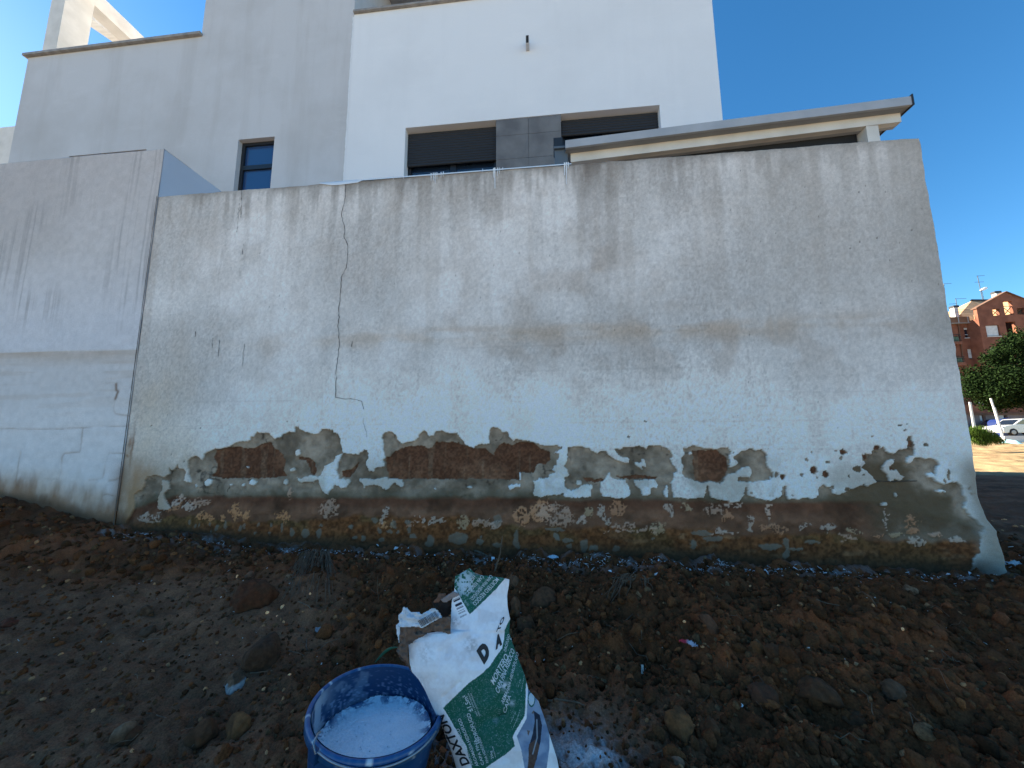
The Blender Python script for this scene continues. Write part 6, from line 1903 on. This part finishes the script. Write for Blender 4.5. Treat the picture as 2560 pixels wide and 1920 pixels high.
def apartment():
    root = empty('apartment_building', (26, YG, 0.4))
    tag(root, 'red brick apartment building with a stepped gable seen beyond the wall end', 'building')
    xl = gP(Zg, 762, 680, YG)[0]
    ap = gP(Zg, 1312, 385, YG); ev = gP(Zg, 762, 680, YG)
    xr = 2 * ap[0] - xl
    z0 = 0.3
    # gable screen wall with openings, built as blocks
    holes = [rect_of(Zg, 1068, 692, 1208, 822, YG), rect_of(Zg, 1280, 545, 1450, 805, YG), rect_of(Zg, 1530, 680, 1680, 800, YG)]
    wins = [rect_of(Zg, 950, 1000, 1205, 1215, YG), rect_of(Zg, 1035, 1415, 1265, 1605, YG)]
    logg = rect_of(Zg, 1340, 935, 1530, 1330, YG)
    zsplit = gP(Zg, 900, 870, YG)[2]
    bm = bmesh.new()
    # attic: polygon strip between holes
    hs = sorted(holes)
    def top(x): return ev[2] + (ap[2] - ev[2]) * (1 - abs(x - ap[0]) / (ap[0] - xl))
    xs = [xl]
    cells = []
    for h in hs:
        cells.append((xs[-1], h[0], None)); cells.append((h[0], h[1], h)); xs.append(h[1])
    cells.append((xs[-1], xr, None))
    def col_(x0, x1, za, full=True):
        pts = [(x0, za), (x1, za), (x1, top(x1))] + ([(ap[0], ap[2])] if x0 < ap[0] < x1 else []) + [(x0, top(x0))]
        b2 = bmesh.new(); prism(b2, pts, YG, YG + 0.35)
        me = bpy.data.meshes.new('t'); b2.to_mesh(me); b2.free(); bm.from_mesh(me); bpy.data.meshes.remove(me)
    for x0, x1, h in cells:
        if h is None: col_(x0, x1, zsplit)
        else:
            add_box(bm, (x0, YG, zsplit), (x1, YG + .35, h[2]))
            if h[3] < min(top(x0), top(x1)) - .05: col_(x0, x1, h[3])
    lower = sorted([(wins[0][0], wins[0][1], wins[0][2], wins[0][3]), (logg[0], logg[1], logg[2], logg[3])])
    wall_with_holes(bm, xl, xr, wins[1][3] + .3, zsplit, YG, YG + .35, lower)
    wall_with_holes(bm, xl, xr, 4.0, wins[1][3] + .3, YG, YG + .35, [wins[1]])
    link('gable_wall', bm_mesh('gable_wall', bm), M_brick, root)
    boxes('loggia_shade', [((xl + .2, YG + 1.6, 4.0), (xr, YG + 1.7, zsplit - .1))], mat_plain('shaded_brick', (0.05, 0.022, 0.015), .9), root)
    for w in wins:
        box('roller_blind', (w[0] + .06, YG + .12, w[2] + .12), (w[1] - .06, YG + .16, w[3] - .03), M_blind, root)
        box('window_sill', (w[0] - .03, YG - .06, w[2] - .05), (w[1] + .05, YG + .2, w[2] + .03), M_blind, root)
    for h in holes:      # open attic bays: a return wall on the far side of each catches the low sun
        box('attic_return', (h[1] - .001, YG + .351, h[2] - .2), (h[1] + .25, YG + 2.6, h[3] + .1), M_roof, root)
        x0, x1, za, zb = h
        zc = za + min(1.0, zb - za)
        tubes('cross_brace', [([(x0, YG + .1, za), (x1, YG + .1, zc)], .035), ([(x0, YG + .14, zc), (x1, YG + .14, za)], .035), ([(x0, YG + .12, zc), (x1, YG + .12, zc)], .035)],
              M_rail if h is not hs[0] else M_brick_dk, root, seg=4)
    # verge boards
    for a, b in (((xl - .12, top(xl) - .08), (ap[0], ap[2] + .02)), ((ap[0], ap[2] + .02), (xr + .1, top(xr) - .08))):
        bm = bmesh.new(); prism(bm, [(a[0], a[1]), (b[0], b[1]), (b[0], b[1] + .10), (a[0], a[1] + .10)], YG - .12, YG + .5)
        link('verge', bm_mesh('verge', bm), M_brick_dk, root)
    # side of the gable block
    box('gable_side', (xl + .001, YG + .351, 0.3), (xl + .3, YG + 1.199, zsplit), M_brick, root)
    # recessed left wing
    YW = YG + 1.2
    xw = gP(Zg, 100, 900, YW)[0] - 4
    pz0 = gP(Zg, 500, 955, YW - .35)[2]; pz1 = gP(Zg, 500, 842, YW - .35)[2]
    wl = [rect_of(Zg, 535, 1045, 665, 1240, YW), rect_of(Zg, 605, 1450, 735, 1645, YW), rect_of(Zh, 435, 205, 535, 340, YW)]
    bm = bmesh.new()
    zs = [pz0, (wl[0][2] + wl[1][3]) / 2, (wl[1][2] + wl[2][3]) / 2, 4.0]
    for k in range(3):
        wall_with_holes(bm, xw, xl, zs[k + 1], zs[k], YW, YW + .3, [wl[k]])
    link('wing_wall', bm_mesh('wing_wall', bm), M_brick, root)
    box('wing_inside', (xw, YW + .5, 4), (xl, YW + .55, pz0), M_dark, root)
    box('roller_blind', (wl[1][0] + .05, YW + .1, wl[1][2] + .15), (wl[1][1] - .05, YW + .14, wl[1][3]), M_blind, root)
    for w, k in ((wl[0], 0), (wl[2], 2)):
        f = boxes('window_frame', [((w[0] + .02, YW + .1, w[3] - .22), (w[1] - .02, YW + .16, w[3] - .02)), ((w[1] - .14, YW + .1, w[2]), (w[1] - .02, YW + .16, w[3] - .23)),
                                   ((w[0] + .02, YW + .1, w[2] + .35), (w[1] - .15, YW + .16, w[2] + .42))], M_blind, root)
        g = box('pane', (w[0] + .02, YW + .17, w[2]), (w[1] - .15, YW + .18, w[3] - .22), M_glass, None); g.parent = f
        box('window_sill', (w[0] - .1, YW - .06, w[2] - .06), (w[1] + .25, YW + .1, w[2] + .01), M_blind, root)
    box('parapet', (xw, YW - .35, pz0), (xl - .002, YW - .2, pz1), M_brick_dk, root)
    box('parapet_soffit', (xw, YW - .38, pz0 - .06), (xl - .002, YW + .4, pz0 - .001), M_soffit, root)
    for x in (425, 605):
        px = gP(Zg, x, 900, YW - .37)[0]
        box('parapet_rib', (px - .05, YW - .38, pz0), (px + .05, YW - .351, pz1), M_soffit, root)
    # sunlit hipped roof behind the parapet
    YR = YW + 1.5
    ridge0, ridge1 = gP(Zg, 670, 545, YR + 3), gP(Zg, 985, 560, YR + 3)
    e0, e1 = gP(Zg, 330, 850, YR), gP(Zg, 790, 850, YR)
    bm = bmesh.new()
    v = [bm.verts.new(tuple(p)) for p in (e0 - [0, 0, .5], e1 + [3, 0, -.5], ridge1 + [2.5, 0, 0], ridge0)]
    bm.faces.new(v)
    w4 = bm.verts.new(tuple(e0 + [0.0, 9, -.5]))
    bm.faces.new((v[0], v[3], w4))
    link('roof_slope', bm_mesh('roof_slope', bm), M_roof, root)
    tubes('ridge', [([ridge0 + [0, 0, .05], ridge1 + [2, 0, .05]], .16)], M_shutter, root, seg=6)
    box('attic_wall', (gP(Zg, 400, 800, YR)[0], YR - .1, pz1 - .4), (xl + 1, YR + .0, gP(Zg, 700, 800, YR)[2]), M_roof, root)
    for x, y0, y1, w in ((335, 640, 850, .42), (1130, 370, 470, .45)):
        a = gP(Zg, x, y0, YR); b = gP(Zg, x, y1, YR)
        box('chimney', (a[0] - w / 2, YR - .2, b[2] - .6), (a[0] + w / 2, YR + .3, a[2] - .25), M_blind, root)
        box('chimney_cap', (a[0] - w / 2 - .05, YR - .25, a[2] - .249), (a[0] + w / 2 + .1, YR + .35, a[2]), M_shutter, root)
    # terrace rails
    rl = []
    for y in (708, 735, 760):
        a = gP(Zg, 240, y + 8, YW - .3); b = gP(Zg, 762, y - 8, YW - .3)
        rl.append(([a, b], .018))
    tubes('terrace_rail', rl, M_rail, root, seg=4)
    # balconies with iron rails on the left
    for Zf, x0, y0, x1, y1, ys in ((Zg, 335, 1175, 497, 1305, 1358), (Zg, 405, 1590, 565, 1700, 1760)):
        a = gP(Zf, x0, y0, YW - 1.0); b = gP(Zf, x1, y1, YW - 1.0); c = gP(Zf, x1, ys, YW - 1.0)
        bal = box('balcony', (a[0] - 1.4, YW - 1.0, c[2]), (b[0], YW - .001, b[2]), M_brick, root)
        xs_ = np.arange(a[0] - 1.3, b[0], .16)
        L = [([(x, YW - .97, b[2]), (x, YW - .97, a[2])], .014) for x in xs_] + [([(a[0] - 1.4, YW - .97, z), (b[0], YW - .97, z)], .03) for z in (b[2] + .15, a[2], a[2] - .25)]
        r = tubes('railing', L, M_rail, None, seg=4); r.parent = bal
        d = box('balcony_planter', (a[0] - .2, YW - .9, b[2] - .0), (b[0] - .2, YW - .6, b[2] + .55), mat_plain('green_plant_pot', (0.10, 0.20, 0.14), .7), None); d.parent = bal
    # drain pipe
    tubes('drain_pipe', [([gP(Zg, 425, 985, YW - .08), gP(Zg, 500, 1560, YW - .08), gP(Zh, 325, 250, YW - .08)], .05)], M_brick_dk, root, seg=6)
    # plinth storey
    zp = gP(Zh, 600, 985, YG - .3)[2]
    pw = [rect_of(Zh, 575, 1000, 680, 1095, YG - .3), rect_of(Zh, 920, 995, 1075, 1075, YG - .3)]
    bm = bmesh.new()
    wall_with_holes(bm, xw, xr + 6, 0.2, zp, YG - .3, YG - .05, pw)
    link('plinth_storey', bm_mesh('plinth_storey', bm), M_plinth, root)
    for w in pw:
        box('barred_window', (w[0] + .02, YG - .2, w[2]), (w[1] - .25, YG - .15, w[3]), M_blind, root)
    box('band_course', (xw, YG - .5, zp), (xr + 6, YG - .001, zp + .14), M_brick_dk, root)
    bm = bmesh.new(); add_box(bm, (xw, YG - .29, zp + .141), (xr + 6, YG - .002, 4.0)); link('first_storey_wall', bm_mesh('first_storey_wall', bm), M_brick, root)
    w = rect_of(Zh, 530, 745, 635, 805, YG - .3)
    box('roller_blind', (w[0], YG - .34, w[2]), (w[1], YG - .295, w[3]), M_blind, root)
    # right wing behind the gable
    box('right_wing', (xr + .001, YG + 1.0, 4.0), (xr + 8, YG + 1.3, gP(Zg, 1640, 520, YG)[2] - .6), M_brick, root)
    # building body so that it keeps its depth
    box('body', (xw, YW + .56, 0.2), (xr + 8, YG + 12, zsplit - .3), M_brick, root)
    return YR
YR = apartment()
def aerial(mast, bars, label, extra=None, Y=None):
    Y = Y or YR
    L = [([gP(Zg, x, y, Y) for x, y in mast], .035)]
    for (x0, y0, x1, y1) in bars:
        L.append(([gP(Zg, x0, y0, Y), gP(Zg, x1, y1, Y)], .025))
    o = tubes('rooftop_aerial', L, M_metal, None, seg=4)
    tag(o, label, 'aerial')
    return o
o = aerial([(880, 520), (840, 350), (780, 70)], [(760, 75, 915, 68), (730, 192, 900, 185), (900, 515, 870, 380), (870, 380, 845, 350)], 'tallest rooftop television aerial with two cross bars')
d = gP(Zg, 900, 320, YR)
bm = bmesh.new(); bmesh.ops.create_icosphere(bm, subdivisions=2, radius=.42)
for v in bm.verts: v.co = Vector((v.co.x * 1.0 + d[0], v.co.y * .5 + d[1], v.co.z * .40 + d[2] + v.co.x * .35))
q = link('reflector', bm_mesh('reflector', bm), M_paint, None); q.parent = o
aerial([(400, 735), (372, 500)], [(360, 505, 570, 500), (250, 605, 375, 597)], 'low rooftop aerial with two bars nearest the wall')
aerial([(130, 820), (150, 222)], [(150, 222, 290, 216)], 'rooftop aerial arm poking out from behind the wall end')

def leafy(name, centers, n, size, Y0, colA, colB, seed, parent=None, upright=False, mat=None):
    """thousands of small leaf faces gathered in uneven clumps"""
    rg = np.random.default_rng(seed)
    V, C = [], []
    cs = np.array([c[:3] for c in centers]); rs = np.array([c[3] for c in centers])
    w = rs ** 2; w = w / w.sum()
    k = rg.choice(len(cs), n, p=w)
    d = rg.normal(size=(n, 3)); d /= np.linalg.norm(d, axis=1)[:, None]
    r = rs[k] * rg.uniform(0.35, 1.25, n) ** 0.8
    P = cs[k] + d * r[:, None] * np.array([1, 1, .8])
    a = rg.normal(size=(n, 3)); a /= np.linalg.norm(a, axis=1)[:, None]
    if upright: a = a * .35 + np.array([0, 0, 1])
    b = np.cross(a, rg.normal(size=(n, 3))); b /= np.linalg.norm(b, axis=1)[:, None]
    s = size * rg.uniform(.6, 1.3, n)[:, None]
    asp = 0.12 if upright else 0.55
    q = np.stack([P - a * s, P - b * s * asp, P + a * s, P + b * s * asp], 1)
    t = rg.random((n, 1))
    col = np.array(colA) * (1 - t) + np.array(colB) * t
    V = q.reshape(-1, 3); C = np.repeat(col, 4, 0)
    F = np.arange(4 * n).reshape(-1, 4)
    return link(name, mesh_np(name, V, F, C, smooth=False), mat, parent)
M_leaf = mat_attr('leaves', rough=0.8, bump=0, var=.2, vscale=3, spec=0.08)
def build_tree():
    Y = 36.0
    root = empty('street_tree', tuple(np.array([0, 0, 0]) + onY(2530, 1085, Y)))
    tag(root, 'dense dark green street tree in front of the brick building', 'tree')
    P = [(1500, 1360, 1.0), (1640, 1250, 1.1), (1340, 1480, 1.1), (1560, 1560, 1.5), (1150, 1600, .9), (980, 1640, .5)]
    cs = []
    for x, y, r in P:
        c = gP(Zg, x, y, Y); cs.append((c[0], c[1], c[2], r))
    for x, y, r in ((560, 420, 1.0), (700, 250, 1.1), (820, 450, 1.5), (1000, 650, 1.2), (600, 620, .8), (1200, 500, 1.5), (1250, 250, 1.5), (1000, 300, 1.6), (480, 500, .7), (1320, 640, 1.1), (720, 600, .9), (400, 600, .7), (1500, 450, 1.8), (1000, 740, .9), (1150, 800, .7), (800, 700, .7), (1300, 800, .8)):
        c = gP(Zh, x, y, Y); cs.append((c[0], c[1] + RNG.uniform(-1, 1), c[2], r))
    leafy('crown', cs, 26000, .10, Y, (0.005, 0.014, 0.0035), (0.016, 0.034, 0.008), 3, root, mat=M_leaf)
    a = gP(Zh, 1640, 1300, Y); b = gP(Zh, 1560, 600, Y)
    L = [([a - [0, 0, .6], (a + b) / 2 + [.05, 0, 0], b], [.17, .14, .10])]
    for x, y in ((700, 450), (1350, 400), (1000, 250)):
        e = gP(Zh, x, y, Y)
        L.append(([b - [0, 0, .4], (b + e) / 2, e], [.09, .06, .03]))
    tubes('trunk', L, mat_plain('dark_bark', (0.02, 0.017, 0.013), .9), root, seg=7)
build_tree()
def build_bush():
    Y = 20.0
    cs = []
    for x, y, r in ((450, 1330, .45), (560, 1300, .55), (680, 1370, .5), (800, 1420, .4), (920, 1450, .3), (500, 1430, .45), (640, 1460, .4), (390, 1300, .4)):
        c = gP(Zh, x, y, Y); cs.append((c[0], c[1], c[2], r * .62))
    o = leafy('roadside_bush', cs, 5200, .075, Y, (0.018, 0.045, 0.008), (0.07, 0.12, 0.018), 5, None, upright=True, mat=M_leaf)
    tag(o, 'low grassy green bush at the edge of the lot beside the wall end', 'bush')
build_bush()
M_pole = mat_plain('white_post', (0.62, 0.63, 0.62), .5)
def post(pts, r, Y, label, name='white_post'):
    L = [([gP(Zh, x, y, Y) for x, y in p], rr) for p, rr in zip(pts, r)]
    o = tubes(name, L, M_pole, None, seg=8)
    tag(o, label, 'post')
post([[(388, 758), (430, 1000), (465, 1215)], [(405, 760), (450, 1000), (492, 1215)]], [.045, .03], 24.0, 'pair of thin white posts rising behind the grassy bush')
post([[(768, 690), (830, 880)], [(828, 855), (985, 1375)]], [.05, .065], 26.0, 'leaning white post in front of the white parked car')

def build_car(name, x_front, zg, Y, body_col, label, L=4.5, H=1.62, rack=False):
    """side view of a parked car facing left; x_front is the nose"""
    root = empty(name, (x_front + L / 2, Y, zg))
    tag(root, label, 'car')
    m = mat_plain('car_paint_%s' % name, body_col, .25, 0.2, .6)
    W_ = 1.8
    prof_ = [(0.0, .42), (0.02, .75), (.25, .90), (1.05, 1.03), (1.15, 1.05), (L - .35, 1.05), (L - .05, .98), (L, .55), (L - .05, .30), (.12, .28)]
    bm = bmesh.new(); prism(bm, [(x_front + p[0], zg + p[1]) for p in prof_], Y, Y + W_)
    bmesh.ops.bevel(bm, geom=[e for e in bm.edges], offset=.05, segments=2, affect='EDGES')
    link('body', bm_mesh('body', bm), m, root)
    # cabin with glass and pillars
    top = [(1.10, 1.04), (1.85, H - .06), (2.3, H), (L - .9, H - .02), (L - .25, 1.04)]
    bm = bmesh.new(); prism(bm, [(x_front + p[0], zg + p[1]) for p in top], Y + .10, Y + W_ - .10)
    bmesh.ops.bevel(bm, geom=[e for e in bm.edges], offset=.03, segments=2, affect='EDGES')
    link('cabin', bm_mesh('cabin', bm), m, root)
    gl = [[(1.30, 1.08), (1.90, H - .13), (2.42, H - .09), (2.42, 1.08)], [(2.50, 1.08), (2.50, H - .09), (3.35, H - .10), (3.5, 1.08)], [(3.58, 1.08), (3.44, H - .11), (L - .98, H - .12), (L - .5, 1.08)]]
    for g in gl:
        bm = bmesh.new(); prism(bm, [(x_front + p[0], zg + p[1]) for p in g], Y + .085, Y + .11)
        link('side_window', bm_mesh('side_window', bm), M_glass, root)
    bm = bmesh.new(); hexa(bm, [(x_front + 1.06, Y + .2, zg + 1.06), (x_front + 1.16, Y + .2, zg + 1.06), (x_front + 1.16, Y + 1.6, zg + 1.06), (x_front + 1.06, Y + 1.6, zg + 1.06),
                               (x_front + 1.76, Y + .25, zg + H - .1), (x_front + 1.86, Y + .25, zg + H - .1), (x_front + 1.86, Y + 1.55, zg + H - .1), (x_front + 1.76, Y + 1.55, zg + H - .1)])
    link('windscreen', bm_mesh('windscreen', bm), M_glass, root)
    M_tyre = mat_plain('tyre_' + name, (0.012, 0.012, 0.012), .9); M_rim = mat_plain('rim_' + name, (.3, .3, .31), .4, .7)
    for wx in (.85, L - .85):
        bm = bmesh.new()
        bmesh.ops.create_cone(bm, cap_ends=True, segments=24, radius1=.34, radius2=.34, depth=.24, matrix=Matrix.Translation((x_front + wx, Y + .10, zg + .34)) @ Matrix.Rotation(math.pi / 2, 4, 'X'))
        w = link('wheel', bm_mesh('wheel', bm), M_tyre, root)
        bm = bmesh.new()
        bmesh.ops.create_cone(bm, cap_ends=True, segments=18, radius1=.21, radius2=.18, depth=.02, matrix=Matrix.Translation((x_front + wx, Y - .03, zg + .34)) @ Matrix.Rotation(math.pi / 2, 4, 'X'))
        r = link('rim', bm_mesh('rim', bm), M_rim, None); r.parent = w
    box('headlight', (x_front + .05, Y + .02, zg + .68), (x_front + .55, Y + .06, zg + .82), mat_plain('lamp_glass_' + name, (.10, .20, .35), .2), root)
    return root
gzc = 0.42
cx = gP(Zh, 1010, 1370, 40.0)
build_car('white_car', cx[0], cx[2] + .0, 40.0, (0.62, .66, .70), 'white car parked before the brick building')
c2 = gP(Zh, 700, 1350, 43.5)
build_car('dark_car', c2[0], c2[2], 43.5, (0.02, .02, .024), 'dark car parked behind the white car')
# blue kiosk-like container with a hooped top
bx0 = gP(Zh, 945, 1150, 42.2); bx1 = gP(Zh, 1230, 1045, 42.2)
r0 = empty('recycling_container', (bx0[0], 42.2, .45))
tag(r0, 'dark blue rounded container with a hoop on top behind the white car', 'container')
bm = bmesh.new(); prism(bm, [(bx0[0] + .05, .45), (bx1[0] - .1, .45), (bx1[0], bx0[2] + .35), (bx1[0] - .3, bx0[2] + .48), (bx0[0] + .3, bx0[2] + .45), (bx0[0], bx0[2] + .2)], 42.2, 43.4)
bmesh.ops.bevel(bm, geom=[e for e in bm.edges], offset=.06, segments=2, affect='EDGES')
Mb = mat_plain('container_blue', (0.012, .03, .14), .4)
link('bin', bm_mesh('bin', bm), Mb, r0)
zt_ = bx1[2]
tubes('hoop', [([(bx0[0] + .35, 42.3, bx0[2] + .45), (bx0[0] + .55, 42.3, zt_ - .05), (bx0[0] + .9, 42.3, zt_), (bx1[0] - .6, 42.3, zt_), (bx1[0] - .2, 42.3, zt_ - .12), (bx1[0] - .1, 42.3, bx0[2] + .4)], .06)], Mb, r0)
# kerb wall and blue tarpaulin at the edge of the lot
k0 = gP(Zh, 1020, 1400, 30.0)
o = box('low_kerb_wall', (k0[0], 30.0, k0[2] - .35), (k0[0] + 9, 30.25, k0[2] + .12), M_pole)
tag(o, 'low white kerb running in front of the parked cars', 'kerb')
t0, t1 = gP(Zh, 1250, 1500, 22.0), gP(Zh, 1420, 1425, 22.0)
n = 16
g = np.linspace(0, 1, n)
gx, gy = np.meshgrid(g, g); gx, gy = gx.ravel(), gy.ravel()
H = (t1[2] - t0[2]) * (0.35 + .8 * fbm(gx * 4, gy * 4, 3, 8)) * np.sin(math.pi * np.clip(gx * .9 + .1, 0, 1)) * np.sin(math.pi * np.clip(gy, .02, .98))
V = np.stack([t0[0] + gx * (t1[0] - t0[0]), 22 + gy * .9, t0[2] - .05 + H * 1.3], 1)
tag(link('tarpaulin', mesh_np('tarpaulin', V, grid_faces(n, n), np.tile([[.25, .48, .52]], (n * n, 1))), M_litter), 'crumpled pale turquoise sheet lying by the lot edge', 'tarpaulin')
